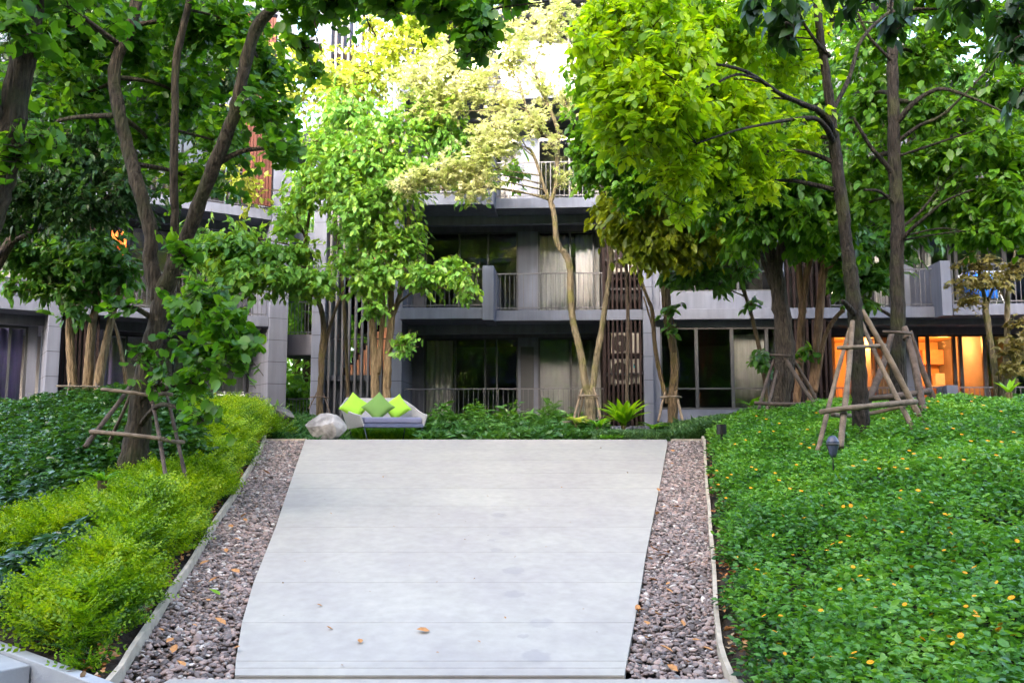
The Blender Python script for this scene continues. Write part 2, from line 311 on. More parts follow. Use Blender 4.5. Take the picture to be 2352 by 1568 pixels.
M['lf_cream'] = leafmat('cream_yellow_leaf', [(0.28, 0.36, 0.09), (0.48, 0.51, 0.20), (0.62, 0.60, 0.36), (0.70, 0.64, 0.50)], 0.45, 0.5, tcol=(1.15, 1.25, 0.85))
M['lf_lime'] = leafmat('lime_leaf', [(0.08, 0.20, 0.008), (0.18, 0.34, 0.010), (0.30, 0.46, 0.012), (0.42, 0.55, 0.02)], 0.55, 0.4, tcol=(1.8, 1.6, 0.4))
M['lf_green'] = leafmat('full_green_leaf', [(0.025, 0.085, 0.010), (0.05, 0.15, 0.012), (0.10, 0.24, 0.014), (0.17, 0.33, 0.02)], 0.48, 0.4)
M['lf_olive'] = leafmat('olive_leaf', [(0.05, 0.09, 0.008), (0.12, 0.17, 0.01), (0.20, 0.26, 0.012), (0.30, 0.32, 0.02)], 0.42, 0.4)
M['lf_brown'] = leafmat('brownish_leaf', [(0.10, 0.10, 0.03), (0.20, 0.18, 0.06), (0.26, 0.26, 0.08)], 0.35, 0.5, tcol=(1.5, 1.2, 0.6))
M['lf_cover'] = leafmat('creeping_daisy_leaf', [(0.020, 0.085, 0.015), (0.055, 0.180, 0.024), (0.110, 0.285, 0.036), (0.20, 0.38, 0.050)], 0.34, 0.36, clump=1.0)
M['lf_gold'] = leafmat('golden_shrub_leaf', [(0.035, 0.11, 0.008), (0.12, 0.26, 0.010), (0.27, 0.43, 0.012), (0.42, 0.52, 0.02)], 0.42, 0.45, clump=1.6, tcol=(1.6, 1.4, 0.4))
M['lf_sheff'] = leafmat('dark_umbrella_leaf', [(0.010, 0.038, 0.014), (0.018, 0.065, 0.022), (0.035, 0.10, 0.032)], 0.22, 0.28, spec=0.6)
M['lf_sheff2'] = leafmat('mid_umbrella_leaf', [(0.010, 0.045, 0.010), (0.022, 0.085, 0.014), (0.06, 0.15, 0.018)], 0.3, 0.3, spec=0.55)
M['lf_strap'] = leafmat('strap_leaf', [(0.02, 0.075, 0.02), (0.04, 0.13, 0.03), (0.08, 0.20, 0.04)], 0.3, 0.38)
M['lf_fern'] = leafmat('fern_leaf', [(0.04, 0.15, 0.02), (0.09, 0.26, 0.02), (0.16, 0.36, 0.03)], 0.35, 0.4)
M['lf_nest'] = leafmat('nest_fern_leaf', [(0.10, 0.26, 0.012), (0.17, 0.36, 0.015), (0.25, 0.45, 0.02)], 0.4, 0.35)
M['lf_mint'] = leafmat('pale_mint_leaf', [(0.12, 0.27, 0.13), (0.2, 0.38, 0.2)], 0.3, 0.45)
M['lf_varieg'] = leafmat('variegated_leaf', [(0.25, 0.42, 0.12), (0.62, 0.68, 0.42)], 0.3, 0.45)
M['lf_hedge'] = leafmat('narrow_hedge_leaf', [(0.03, 0.085, 0.03), (0.055, 0.14, 0.045), (0.11, 0.22, 0.075)], 0.25, 0.4)
M['lf_back'] = leafmat('distant_leaf', [(0.10, 0.24, 0.05), (0.20, 0.40, 0.08), (0.32, 0.52, 0.12)], 0.4, 0.5)
M['petal'] = principled('yellow_petal', (0.80, 0.34, 0.004), 0.6, noise=0.1, scale=30)
M['pod'] = principled('dry_seed_pod', (0.045, 0.022, 0.012), 0.7, noise=0.3, scale=20)

# ------------------------------------------------------------------ object helpers
def prop(o, label=None, cat=None, group=None, kind=None):
    if label: o['label'] = label
    if cat: o['category'] = cat
    if group: o['group'] = group
    if kind: o['kind'] = kind
    return o
def thing(name, label, cat, loc=(0, 0, 0), rz=0.0, group=None):
    o = bpy.data.objects.new(name, None); C.objects.link(o); o.empty_display_size = 0.2
    o.location = loc; o.rotation_euler = (0, 0, rz)
    return prop(o, label, cat, group)
def link(name, me, mat, parent=None, loc=None):
    o = bpy.data.objects.new(name, me); C.objects.link(o)
    if mat is not None and len(me.materials) == 0: me.materials.append(mat)
    if parent is not None: o.parent = parent
    if loc is not None: o.location = loc
    return o
def npmesh(name, V, F, mat, parent=None, smooth=False, off=None):
    """V (N,3), F list of (M,k) int arrays; parent's own translation can be taken off with off"""
    V = np.asarray(V, np.float32)
    if off is not None: V = V - np.array(off, np.float32)
    me = bpy.data.meshes.new(name)
    me.vertices.add(len(V)); me.vertices.foreach_set('co', V.ravel())
    F = [np.asarray(f, np.int32) for f in F if len(f)]
    tot = np.concatenate([np.full(len(f), f.shape[1], np.int32) for f in F])
    idx = np.concatenate([f.ravel() for f in F])
    st = np.concatenate([[0], np.cumsum(tot)[:-1]]).astype(np.int32)
    me.loops.add(len(idx)); me.loops.foreach_set('vertex_index', idx)
    me.polygons.add(len(tot)); me.polygons.foreach_set('loop_start', st)
    me.update(calc_edges=True)
    if smooth: me.polygons.foreach_set('use_smooth', np.ones(len(tot), bool))
    me.validate()
    return link(name, me, mat, parent)
class MB:
    def __init__(s): s.v = []; s.f = []
    def add(s, vs, fs):
        o = len(s.v); s.v += [tuple(v) for v in vs]; s.f += [tuple(i + o for i in f) for f in fs]
    def box(s, x0, x1, y0, y1, z0, z1):
        if x0 > x1: x0, x1 = x1, x0
        s.add([(x0,y0,z0),(x1,y0,z0),(x1,y1,z0),(x0,y1,z0),(x0,y0,z1),(x1,y0,z1),(x1,y1,z1),(x0,y1,z1)],
              [(0,3,2,1),(4,5,6,7),(0,1,5,4),(1,2,6,5),(2,3,7,6),(3,0,4,7)])
    def prism(s, poly, z0, z1):
        n = len(poly)
        s.add([(p[0], p[1], z0) for p in poly] + [(p[0], p[1], z1) for p in poly],
              [tuple(range(n))[::-1], tuple(range(n, 2 * n))] + [(i, (i+1) % n, n + (i+1) % n, n + i) for i in range(n)])
    def tube(s, pts, segs=8, jit=0.0, cap=True):
        """pts: list of (Vector, radius)"""
        P = [Vector(p[0]) for p in pts]; n = len(P); base = len(s.v); prev = None
        for i in range(n):
            d = (P[min(i+1, n-1)] - P[max(i-1, 0)]).normalized()
            if prev is None:
                a = d.orthogonal().normalized()
            else:
                a = (prev - d * prev.dot(d)).normalized()
            prev = a; b = d.cross(a)
            for k in range(segs):
                th = 2 * math.pi * k / segs
                r = pts[i][1] * (1 + jit * (random.random() - 0.5) * 2)
                q = P[i] + (a * math.cos(th) + b * math.sin(th)) * r
                s.v.append(tuple(q))
        for i in range(n - 1):
            for k in range(segs):
                k2 = (k + 1) % segs
                s.f.append((base + i*segs + k, base + i*segs + k2, base + (i+1)*segs + k2, base + (i+1)*segs + k))
        if cap:
            s.f.append(tuple(base + k for k in range(segs))[::-1]); s.f.append(tuple(base + (n-1)*segs + k for k in range(segs)))
    def build(s, name, mat, parent=None, smooth=False, off=None, bevel=0.0):
        me = bpy.data.meshes.new(name)
        vs = s.v if off is None else [(v[0]-off[0], v[1]-off[1], v[2]-off[2]) for v in s.v]
        me.from_pydata(vs, [], s.f); me.update()
        if smooth: me.polygons.foreach_set('use_smooth', [True] * len(me.polygons))
        o = link(name, me, mat, parent)
        if bevel:
            b = o.modifiers.new('bevel', 'BEVEL'); b.width = bevel; b.segments = 2; b.limit_method = 'ANGLE'
        return o
def spline(pts, sub=5):
    """Catmull-Rom through (Vector, r)"""
    out = []; n = len(pts)
    for i in range(n - 1):
        p0, p1, p2, p3 = pts[max(i-1,0)], pts[i], pts[i+1], pts[min(i+2,n-1)]
        for k in range(sub):
            t = k / sub
            v = 0.5 * ((2*p1[0]) + (p2[0]-p0[0])*t + (2*p0[0]-5*p1[0]+4*p2[0]-p3[0])*t*t + (3*p1[0]-p0[0]-3*p2[0]+p3[0])*t*t*t)
            out.append((v, p1[1] + (p2[1]-p1[1]) * t))
    out.append(pts[-1]); return out

# ------------------------------------------------------------------ leaf templates: V, faces (lists by size)
def T_oval(w=0.22, fold=0.25, cur=0.18):
    V = np.array([(0,0,0),(0,.35,-cur*.12),(0,.7,-cur*.5),(0,1,-cur),(-w,.33,fold*w-cur*.12),(-w*.8,.68,fold*w-cur*.5),(w,.33,fold*w-cur*.12),(w*.8,.68,fold*w-cur*.5)])
    return V, [np.array([(0,1,4),(2,3,5),(0,6,1),(2,7,3)]), np.array([(1,2,5,4),(1,6,7,2)])]
def T_heart():
    V = np.array([(0,0,0),(0,.42,0),(0,.76,-.04),(-.2,-.05,.05),(-.48,.25,.13),(-.47,.7,.08),(-.2,1.0,-.04),(.2,-.05,.05),(.48,.25,.13),(.47,.7,.08),(.2,1.0,-.04)])
    return V, [np.array([(1,4,5),(1,9,8)]), np.array([(0,3,4,1),(1,5,6,2),(0,1,8,7),(1,2,10,9)])]
def T_star():
    V = [(0,.35,0)]
    for i in range(5):
        a = R(-126 + i * 63 + 90 - 90) 
        th = R(90) + R((i - 2) * 62); L = [.55,.62,.7,.62,.55][i]
        V.append((math.cos(th)*L, .35 + math.sin(th)*L, -.1))
    for i in range(6):
        th = R(90) + R((i - 2.5) * 62); V.append((math.cos(th)*.28, .35 + math.sin(th)*.28, .03))
    return np.array(V), [np.array([(0, 6+i, 1+i, 7+i) for i in range(5)])]
def T_diam(w=0.2, fold=0.2):
    V = np.array([(0,0,0),(-w,.45,fold*w),(0,1,-.08),(w,.45,fold*w)])
    return V, [np.array([(0,3,2),(0,2,1)])]
def T_strap(w=0.04, cur=0.6, n=4):
    V = []; F = []
    for i in range(n + 1):
        t = i / n; ww = w * (1 - t ** 2.5) + 0.002
        V += [(-ww, t * (1 - cur*.3*t), -cur * t*t*.6), (ww, t * (1 - cur*.3*t), -cur * t*t*.6)]
        if i: F.append((2*i-2, 2*i-1, 2*i+1, 2*i))
    return np.array(V), [np.array(F)]
def T_sprig(n=7, w=0.05):
    V = []; F = []
    for i in range(n):
        t = 0.15 + 0.85 * i / (n - 1); L = 0.28 * (1 - 0.5 * t)
        for s in (-1, 1):
            b = len(V); a = R(42); dx, dy = s * math.sin(a) * L, math.cos(a) * L
            V += [(0, t, 0), (dx*.5 - dy*w*s*1.2, t + dy*.5 + abs(dx)*w*2, .02), (dx, t + dy, -.02), (dx*.5 + dy*w*s*1.2, t + dy*.5 - abs(dx)*w*2, .02)]
            F.append((b, b+1, b+2, b+3))
    return np.array(V), [np.array(F)]
def place(tmpl, P, D, Nn, S_):
    V, FS = tmpl
    D = D / (np.linalg.norm(D, axis=1, keepdims=True) + 1e-9)
    Nn = Nn - D * np.sum(Nn * D, axis=1, keepdims=True)
    Nn = Nn / (np.linalg.norm(Nn, axis=1, keepdims=True) + 1e-9)
    X = np.cross(D, Nn)
    n, k = len(P), len(V)
    W = (X[:,None,:]*V[None,:,0:1] + D[:,None,:]*V[None,:,1:2] + Nn[:,None,:]*V[None,:,2:3]) * S_[:,None,None] + P[:,None,:]
    off = (np.arange(n) * k)[:,None,None]
    return W.reshape(-1, 3), [(f[None] + off).reshape(-1, f.shape[1]) for f in FS]
def merge(parts):
    V = []; tri = []; quad = []; o = 0
    for v, fs in parts:
        V.append(v)
        for f in fs:
            (tri if f.shape[1] == 3 else quad).append(f + o)
        o += len(v)
    F = []
    if tri: F.append(np.concatenate(tri))
    if quad: F.append(np.concatenate(quad))
    return np.concatenate(V), F
def unit(n):
    v = rng.normal(size=(n, 3)); return v / np.linalg.norm(v, axis=1, keepdims=True)
def crown_leaves(blobs, tmpl, size, per=9, tw=0.45, droop=0.35, flat=0.55, shell=0.45, dens=1.3):
    """blobs: (centre, radii, twigs). returns leaf arrays and twig segments"""
    Ps, Ds, Ns, Ss, TW = [], [], [], [], []
    for c, r, n in blobs:
        n = int(n * dens); c = np.array(c); r = np.array(r) * 1.1
        u = unit(n); rad = np.where(rng.uniform(0, 1, n) < .72, rng.uniform(shell * .6, 1.0, n), rng.uniform(.8, 1.45, n))
        tip = c + u * rad[:,None] * r * (1 + 0.18 * np.sin(u[:,0:1]*5 + c[0]*3) )
        d = u * np.array([1, 1, flat]) + rng.normal(size=(n, 3)) * 0.45 + np.array([0, 0, -droop * 0.5])
        d /= np.linalg.norm(d, axis=1, keepdims=True)
        L = tw * rng.uniform(0.6, 1.25, n)
        base = tip - d * L[:,None]
        TW.append((base, tip))
        a = np.cross(d, np.array([0, 0, 1.0]) + rng.normal(size=(n, 3)) * 0.05); a /= np.linalg.norm(a, axis=1, keepdims=True)
        b = np.cross(d, a)
        for k in range(per):
            t = k / per
            ph = k * 2.4 + rng.uniform(0, 6.28, n) * 0.3 + (math.pi if k % 2 else 0)
            perp = a * (np.cos(ph)[:,None]) + b * (np.sin(ph)[:,None] * 0.5)
            ld = d * (0.35 + 0.6 * (1 - t)) + perp * (0.9 if k else 0.25) + np.array([0, 0, -droop]) + rng.normal(size=(n, 3)) * 0.18
            p = tip - d * (L * t)[:,None] + rng.normal(size=(n, 3)) * 0.012
            nn = np.array([0, 0, 1.0]) + rng.normal(size=(n, 3)) * 0.45
            Ps.append(p); Ds.append(ld); Ns.append(nn); Ss.append(size * rng.uniform(0.5, 1.3, n))
    return np.concatenate(Ps), np.concatenate(Ds), np.concatenate(Ns), np.concatenate(Ss), TW
def twig_mesh(TW, r=0.004):
    b = np.concatenate([t[0] for t in TW]); e = np.concatenate([t[1] for t in TW]); n = len(b)
    d = e - b; d /= np.linalg.norm(d, axis=1, keepdims=True) + 1e-9
    a = np.cross(d, unit(n)); a /= np.linalg.norm(a, axis=1, keepdims=True); c = np.cross(d, a)
    V = []
    for P, rr in ((b, r), (e, r * 0.4)):
        for k in range(3):
            th = 2.094 * k; V.append(P + (a * math.cos(th) + c * math.sin(th)) * rr)
    V = np.stack(V, 1).reshape(-1, 3); o = (np.arange(n) * 6)[:,None,None]
    F = (np.array([(0,1,4,3),(1,2,5,4),(2,0,3,5)])[None] + o).reshape(-1, 4)
    return V, [F]
def tree(name, label, cat, paths, blobs, tmpl, size, bark, leaf, per=9, tw=0.45, droop=0.35, group=None, flat=0.55, segs=12, extra=None, dens=1.25, shell=0.45, jit=0.05, nlimb=True, flare=True, ws=1.0):
    """paths: lists of (px, py, depth, width px); blobs: (px, py, depth, rx px, ry px, rdepth m, twigs)"""
    root_p = at(*paths[0][0][:3])
    t = thing(name, label, cat, root_p, group=group)
    mb = MB(); allpts = []
    for pi, path in enumerate(paths):
        pts = [(at(p[0], p[1], p[2]), p[3] * 0.5 * ws * p[2] / FP) for p in path]
        if pi == 0 and flare:
            b0 = pts[0]; pts = [(b0[0] + Vector((0, 0, -0.45)), b0[1] * 1.35)] + pts
        sp = spline(pts, 6); w = []
        for (v, r) in sp:
            w.append((v + Vector((random.uniform(-1,1), random.uniform(-1,1), 0)) * r * 0.07, r * random.uniform(0.94, 1.08)))
        mb.tube(w, segs, jit); allpts += sp
    B = []; lm = mb
    for (px, py, Y, rx, ry, rz, n) in blobs:
        c = at(px, py, Y); B.append((tuple(c), (rx * Y / FP, rz, ry * Y / FP), n))
        if nlimb:
            cand = sorted(allpts, key=lambda q: (q[0] - c).length + max(0, q[0].z - c.z + 0.1) * 2)
            q = cand[0]
            if (q[0] - c).length > 0.01:
                mid = (q[0] + c) / 2 + Vector((random.uniform(-.1,.1), random.uniform(-.1,.1), random.uniform(0, .15))) * (q[0]-c).length
                r0 = min(q[1] * 0.5, 0.045)
                sp = spline([(q[0], r0), (mid, r0 * 0.7), (c, r0 * 0.4)], 5); lm.tube(sp, 6, 0.08)
                allpts_add = sp
            for k in range(7):
                u = Vector(unit(1)[0]); e = c + Vector((u.x * rx * Y / FP, u.y * rz, u.z * ry * Y / FP)) * 0.8
                md = (c + e) / 2 + Vector(unit(1)[0]) * 0.08
                lm.tube(spline([(c, 0.012), (md, 0.008), (e, 0.004)], 4), 4, 0.05)
    mb.build('trunk', bark, t, True, off=root_p)
    P, D, Nn, S_, TW = crown_leaves(B, tmpl, size, per, tw, droop, flat, shell, dens)
    V, F = merge([place(tmpl, P, D, Nn, S_)])
    tv, tf = twig_mesh(TW); nl = sum(len(f) for f in F)
    F = F + [tf[0] + len(V)]
    o = npmesh('crown', np.concatenate([V, tv]), F, leaf, t, off=root_p)
    o.data.materials.append(bark); mi = np.zeros(len(o.data.polygons), np.int32); mi[nl:] = 1
    o.data.polygons.foreach_set('material_index', mi)
    return t

# ================================================================== THE SETTING
# ground: one heightfield sheet
xs = np.unique(np.round(np.concatenate([np.linspace(-150, -12, 12), np.linspace(-12, 14, 175), np.linspace(14, 150, 12)]), 4))
ys = np.unique(np.round(np.concatenate([np.linspace(-60, 2.5, 8), np.linspace(2.5, 23, 140), np.linspace(23, 300, 16)]), 4))
GX, GY = np.meshgrid(xs, ys); GZ = terr(GX, GY)
nx, ny = len(xs), len(ys)
ii = (np.arange(ny - 1)[:,None] * nx + np.arange(nx - 1)[None]).ravel()
g = npmesh('ground', np.stack([GX, GY, GZ], -1).reshape(-1, 3), [np.stack([ii, ii+1, ii+nx+1, ii+nx], 1)], M['soil'], None, True)
prop(g, 'dark soil ground under the planting', None, None, 'structure')

# ramp: one-metre slabs with open joints, resting on a dark bed
jy = [1009, 1032, 1056, 1086, 1120.5, 1161, 1209.5, 1267, 1337, 1429, 1517, 1533, 1550]
jY = [atr(1000, p).y for p in jy]
mb = MB()
def redge(y): return float(interp(cRL, y)), float(interp(cRR, y))
for i in range(len(jY) - 1):
    yf, yn = jY[i] - 0.0025, jY[i+1] + 0.0025
    if i == 0: yf = jY[0]
    k = 3 if i < 9 else 1
    for q in range(k):
        ya = yf + (yn - yf) * q / k; yb = yf + (yn - yf) * (q + 1) / k
        (la, ra), (lb, rb) = redge(ya), redge(yb)
        za, zb = (ya - Y0) * SL, (yb - Y0) * SL
        V = [(la, ya, za), (ra, ya, za), (rb, yb, zb), (lb, yb, zb)]
        V += [(x, y, z - 0.07) for x, y, z in V]
        F = [(0,3,2,1), (4,5,6,7), (0,4,7,3), (1,2,6,5)]
        if q == 0: F.append((0,1,5,4))
        if q == k - 1: F.append((3,7,6,2))
        mb.add(V, F)
for ya, yb in zip(jY[:-1], jY[1:]):
    (la, ra), (lb, rb) = redge(ya), redge(yb)
    mb.add([(la+.02, ya, (ya-Y0)*SL-.009), (ra-.02, ya, (ya-Y0)*SL-.009), (rb-.02, yb, (yb-Y0)*SL-.009), (lb+.02, yb, (yb-Y0)*SL-.009)], [(0,3,2,1)])
# level landing just past the crest
l0, r0 = redge(jY[0])
mb.add([(l0, jY[0]+.004, ZC), (r0, jY[0]+.004, ZC), (r0+.05, jY[0]+.9, ZC-.002), (l0-.05, jY[0]+.9, ZC-.002), (l0, jY[0]+.004, ZC-.07), (r0, jY[0]+.004, ZC-.07), (r0+.05, jY[0]+.9, ZC-.07), (l0-.05, jY[0]+.9, ZC-.07)],
       [(0,1,2,3), (0,4,5,1), (1,5,6,2), (2,6,7,3), (3,7,4,0)])
o = mb.build('ramp', M['ramp']); prop(o, 'wide pale concrete ramp of cross jointed slabs', None, None, 'structure')
mb = MB()
mb.box(-2.30, 1.72, 3.0, Y0 - 0.045, -0.2, -0.012)
o = mb.build('lower_path', M['ramp']); prop(o, 'pale concrete paving at the foot of the ramp', None, None, 'structure')

# kerbs
def strip(name, cv, w, h, base, y0, y1, label, side):
    mb = MB(); yy = [y0] + [y for y in cv[0] if y0 < y < y1] + [y1]; prev = None
    n = 40; yy = np.linspace(y0, y1, n)
    V = []
    for y in yy:
        x = float(interp(cv, y)) + 0.003 * math.sin(y * 3.1); z = float((y - Y0) * SL)
        r = 0.006 * math.sin(y * 5)
        V += [(x - w/2, y, z - base), (x - w/2 + .012, y, z + h + r*.4), (x + w/2 - .012, y, z + h + r*.4), (x + w/2, y, z - base)]
    F = []
    for i in range(n - 1):
        for k in range(3):
            a = i*4 + k; F.append((a, a+1, a+5, a+4))
    F += [(0, 1, 2, 3), tuple(4*(n-1) + k for k in (3, 2, 1, 0))]
    mb.add(V, F); o = mb.build(name, M['kerb'])
    prop(o, label, None, None, 'structure'); return o
strip('left_kerb', cKL, 0.062, 0.06, 0.25, 5.95, YC + 0.05, 'thin pale concrete kerb between golden shrubs and gravel', -1)
strip('right_kerb', cKR, 0.06, 0.05, 0.25, 5.6, YC + 0.05, 'thin pale concrete kerb between daisy bed and gravel', 1)
mb = MB()
a0, a1 = float(interp(cKL, YC)), float(interp(cRL, YC)); b0, b1 = float(interp(cRR, YC)), float(interp(cKR, YC))
mb.box(a0 - 0.1, a1 - 0.01, YC + 0.06, YC + 0.15, 1.3, ZC + 0.012); mb.box(b0 + 0.1, b1 + 0.02, YC + 0.06, YC + 0.15, 1.3, ZC + 0.01)
o = mb.build('crest_kerb', M['kerb']); prop(o, 'low concrete kerb closing the gravel at the top of the ramp', None, None, 'structure')
# gravel beds (under the pebbles) and pebbles
def ico():
    t = (1 + 5 ** .5) / 2
    v = [(-1,t,0),(1,t,0),(-1,-t,0),(1,-t,0),(0,-1,t),(0,1,t),(0,-1,-t),(0,1,-t),(t,0,-1),(t,0,1),(-t,0,-1),(-t,0,1)]
    v = [np.array(q) / np.linalg.norm(q) for q in v]
    f = [(0,11,5),(0,5,1),(0,1,7),(0,7,10),(0,10,11),(1,5,9),(5,11,4),(11,10,2),(10,7,6),(7,1,8),(3,9,4),(3,4,2),(3,2,6),(3,6,8),(3,8,9),(4,9,5),(2,4,11),(6,2,10),(8,6,7),(9,8,1)]
    def sub(v, f):
        cache = {}; nf = []
        def mid(a, b):
            k = (min(a,b), max(a,b))
            if k not in cache:
                m = v[a] + v[b]; v.append(m / np.linalg.norm(m)); cache[k] = len(v) - 1
            return cache[k]
        for a, b, c in f:
            ab, bc, ca = mid(a,b), mid(b,c), mid(c,a); nf += [(a,ab,ca),(b,bc,ab),(c,ca,bc),(ab,bc,ca)]
        return v, nf
    return v, f, sub
v_, f_, sub_ = ico(); v_, f_ = sub_(v_, f_); PEB = (np.array(v_), [np.array(f_)])
def gravel(name, label, cin, cout, side, n, y0, y1):
    y = y0 + (y1 - y0) * rng.uniform(0, 1, n) ** 0.75
    inn, out = interp(cin, y), interp(cout, y)
    lo, hi = np.minimum(inn, out), np.maximum(inn, out)
    x = lo + (hi - lo) * rng.uniform(0.02, 0.98, n)
    z = (y - Y0) * SL - 0.045 + rng.uniform(-0.02, 0.024, n)
    P = np.stack([x, y, z], 1)
    D = unit(n) * np.array([1, 1, 0.35]); Nn = np.array([0, -SL, 1.0]) + rng.normal(size=(n, 3)) * 0.33
    s = rng.uniform(0.014, 0.029, n) * np.where(rng.uniform(0, 1, n) > .93, 1.35, 1)
    V0, F0 = PEB
    D /= np.linalg.norm(D, axis=1, keepdims=True); Nn = Nn - D * np.sum(Nn*D, 1, keepdims=True); Nn /= np.linalg.norm(Nn, axis=1, keepdims=True); X = np.cross(D, Nn)
    a = rng.uniform(.65, 1.0, n)[:,None,None]; b = rng.uniform(1.0, 1.45, n)[:,None,None]; c = rng.uniform(.38, .62, n)[:,None,None]
    lump = 1 + 0.1 * np.sin(V0[None,:,0:1] * 3 + rng.uniform(0, 6, n)[:,None,None]) 
    W = (X[:,None]*V0[None,:,0:1]*a + D[:,None]*V0[None,:,1:2]*b*lump + Nn[:,None]*V0[None,:,2:3]*c) * s[:,None,None] + P[:,None]
    o = npmesh(name, W.reshape(-1, 3), [(F0[0][None] + (np.arange(n)*len(V0))[:,None,None]).reshape(-1, 3)], M['pebble'], None, True)
    prop(o, label, 'gravel', None, 'stuff')
gravel('gravel', 'brown and grey river pebbles in the strip left of the ramp', cRL, cKL, -1, 14500, 5.7, YC)
gravel('gravel', 'brown and grey river pebbles in the strip right of the ramp', cRR, cKR, 1, 14500, 5.5, YC)

# stair side wall and steps in the lower left corner
mb = MB(); poly = [WALL_A, WALL_D, WALL_C, WALL_B]
ext = (WALL_A - WALL_B).normalized()
poly = [(WALL_A + ext * 1.5), (WALL_D + ext * 1.5), WALL_C - ext * .25, WALL_B - ext * .12]
mb.prism([(p.x, p.y) for p in poly], -1.0, 0.06)
o = mb.build('stair_wall', M['conc'], bevel=0.008)
prop(o, 'low concrete wall edging the steps in the bottom left corner', 'wall')
nrm = Vector((ext.y, -ext.x, 0)); nrm = nrm if nrm.y < 0 else -nrm
mb = MB(); wa = WALL_D + ext * 0.0
base = atz(72, 1517, 0.06)
for k, (top, ln) in enumerate([(0.035, 0.55), (-0.15, 0.95)]):
    p0 = Vector((base.x, base.y, 0)) + nrm * 0.004 - ext * (0.30 * k)
    q = [p0, p0 + nrm * ln * 0.0 + ext * 2.2, p0 + ext * 2.2 + nrm * 1.6, p0 + nrm * 1.6]
    mb.prism([(v.x, v.y) for v in q], top - 0.165, top)
o = mb.build('concrete_steps', M['conc'], bevel=0.01); prop(o, 'pale concrete steps at the bottom left corner beside the low wall', 'steps')

# ================================================================== BUILDINGS
class Fac:
    def __init__(s, px, Y, ang, sign):
        s.O = Vector((at(px, 820, Y).x, Y, 0)); a = R(ang)
        s.d = Vector((math.cos(a), math.sin(a) * sign, 0)); s.n = Vector((-math.sin(a) * sign, math.cos(a), 0)); s.rz = a * sign
    def hit(s, px, py, v=0.0):
        d = ray(px, py); c = Vector((0, 0, EYE))
        t = ((s.O - c).dot(s.n) + v) / d.dot(s.n)
        p = c + d * t; q = p - s.O
        return q.dot(s.d), p.z
    def U(s, px, v=0.0, py=820): return s.hit(px, py, v)[0]
    def Z(s, px, py, v=0.0): return s.hit(px, py, v)[1]
    def world(s, u, v, z): p = s.O + s.d * u + s.n * v; return Vector((p.x, p.y, z))
def FL(n): return 1.62 + 3.08 * n            # underside of floor slab n
TH = 0.28
def bx(root, name, mat, u0, u1, v0, v1, z0, z1, bevel=0.0):
    m = MB(); m.box(u0, u1, v0, v1, z0, z1); return m.build(name, mat, root, bevel=bevel)
def railing(root, u0, u1, v, z0, h=1.02, sp=0.13, posts=0, bottom=True):
    m = MB(); m.box(u0, u1, v - .02, v + .02, z0 + h - .03, z0 + h)
    if bottom: m.box(u0, u1, v - .012, v + .012, z0 + .06, z0 + .085)
    n = max(1, int(round((u1 - u0) / sp)))
    for i in range(n + 1):
        u = u0 + .01 + (u1 - u0 - .02) * i / n; r = 0.011 if (posts and i % posts == 0) else 0.0065
        m.box(u - r, u + r, v - r, v + r, z0, z0 + h - .03)
    return m.build('railing', M['rail'], root)
def window(root, u0, u1, v, z0, z1, mull=(), trans=(), fw=.05, dp=.09, mat='frame', glass='glass', mw=None):
    m = MB(); mw = mw or fw
    m.box(u0, u0+fw, v, v+dp, z0, z1); m.box(u1-fw, u1, v, v+dp, z0, z1)
    m.box(u0+fw, u1-fw, v, v+dp, z1-fw, z1); m.box(u0+fw, u1-fw, v, v+dp, z0, z0+fw)
    for u in mull: m.box(u-mw/2, u+mw/2, v+.004, v+dp-.004, z0+fw, z1-fw)
    us = [u0+fw] + sorted(mull) + [u1-fw]
    for z in trans:
        for a, b in zip(us[:-1], us[1:]):
            m.box(a + (mw/2 if a != us[0] else 0), b - (mw/2 if b != us[-1] else 0), v+.01, v+dp-.01, z-.02, z+.02)
    f = m.build('window', M[mat], root)
    g = MB(); g.box(u0+fw*.5, u1-fw*.5, v+dp*.5-.004, v+dp*.5+.004, z0+fw*.5, z1-fw*.5); g.build('pane', M[glass], f)
    return f
def slats(root, u0, u1, v, z0, z1, n, w, d, mat, rails=()):
    m = MB()
    for i in range(n):
        u = u0 + (u1 - u0) * (i + .5) / n; m.box(u-w/2, u+w/2, v, v+d, z0, z1)
    for z in rails: m.box(u0, u1, v+d+.003, v+d+.04, z-.025, z+.025)
    return m.build('slat_screen', M[mat], root)
def curtain(fac, u0, u1, v, z0, z1, mat, label, amp=.035, wl=.16, cat='curtain'):
    n = int((u1-u0)/wl*8) + 2; m = MB(); V = []; th = .012
    for i in range(n):
        t = i/(n-1); u = u0 + (u1-u0)*t
        o1 = amp*math.sin(t*(u1-u0)/wl*6.28) + amp*.5*math.sin(t*9+u0*3)
        for z, k in ((z1, .6), ((z0+z1)/2, 1), (z0, 1.25)): V += [(u, v+o1*k, z), (u, v+o1*k+th, z)]
    F = []
    for i in range(n-1):
        for k in range(2):
            a, b = i*6+k*2, (i+1)*6+k*2
            F += [(a, a+2, b+2, b), (a+1, b+1, b+3, a+3)]
        a, b = i*6, (i+1)*6; F += [(a, b, b+1, a+1), (a+4, a+5, b+5, b+4)]
    e = (n-1)*6; F += [(0,1,3,2),(2,3,5,4),(e,e+2,e+3,e+1),(e+2,e+4,e+5,e+3)]
    m.add(V, F); o = m.build('curtain', M[mat], None, True)
    o.location = fac.O; o.rotation_euler = (0, 0, fac.rz); return prop(o, label, cat)
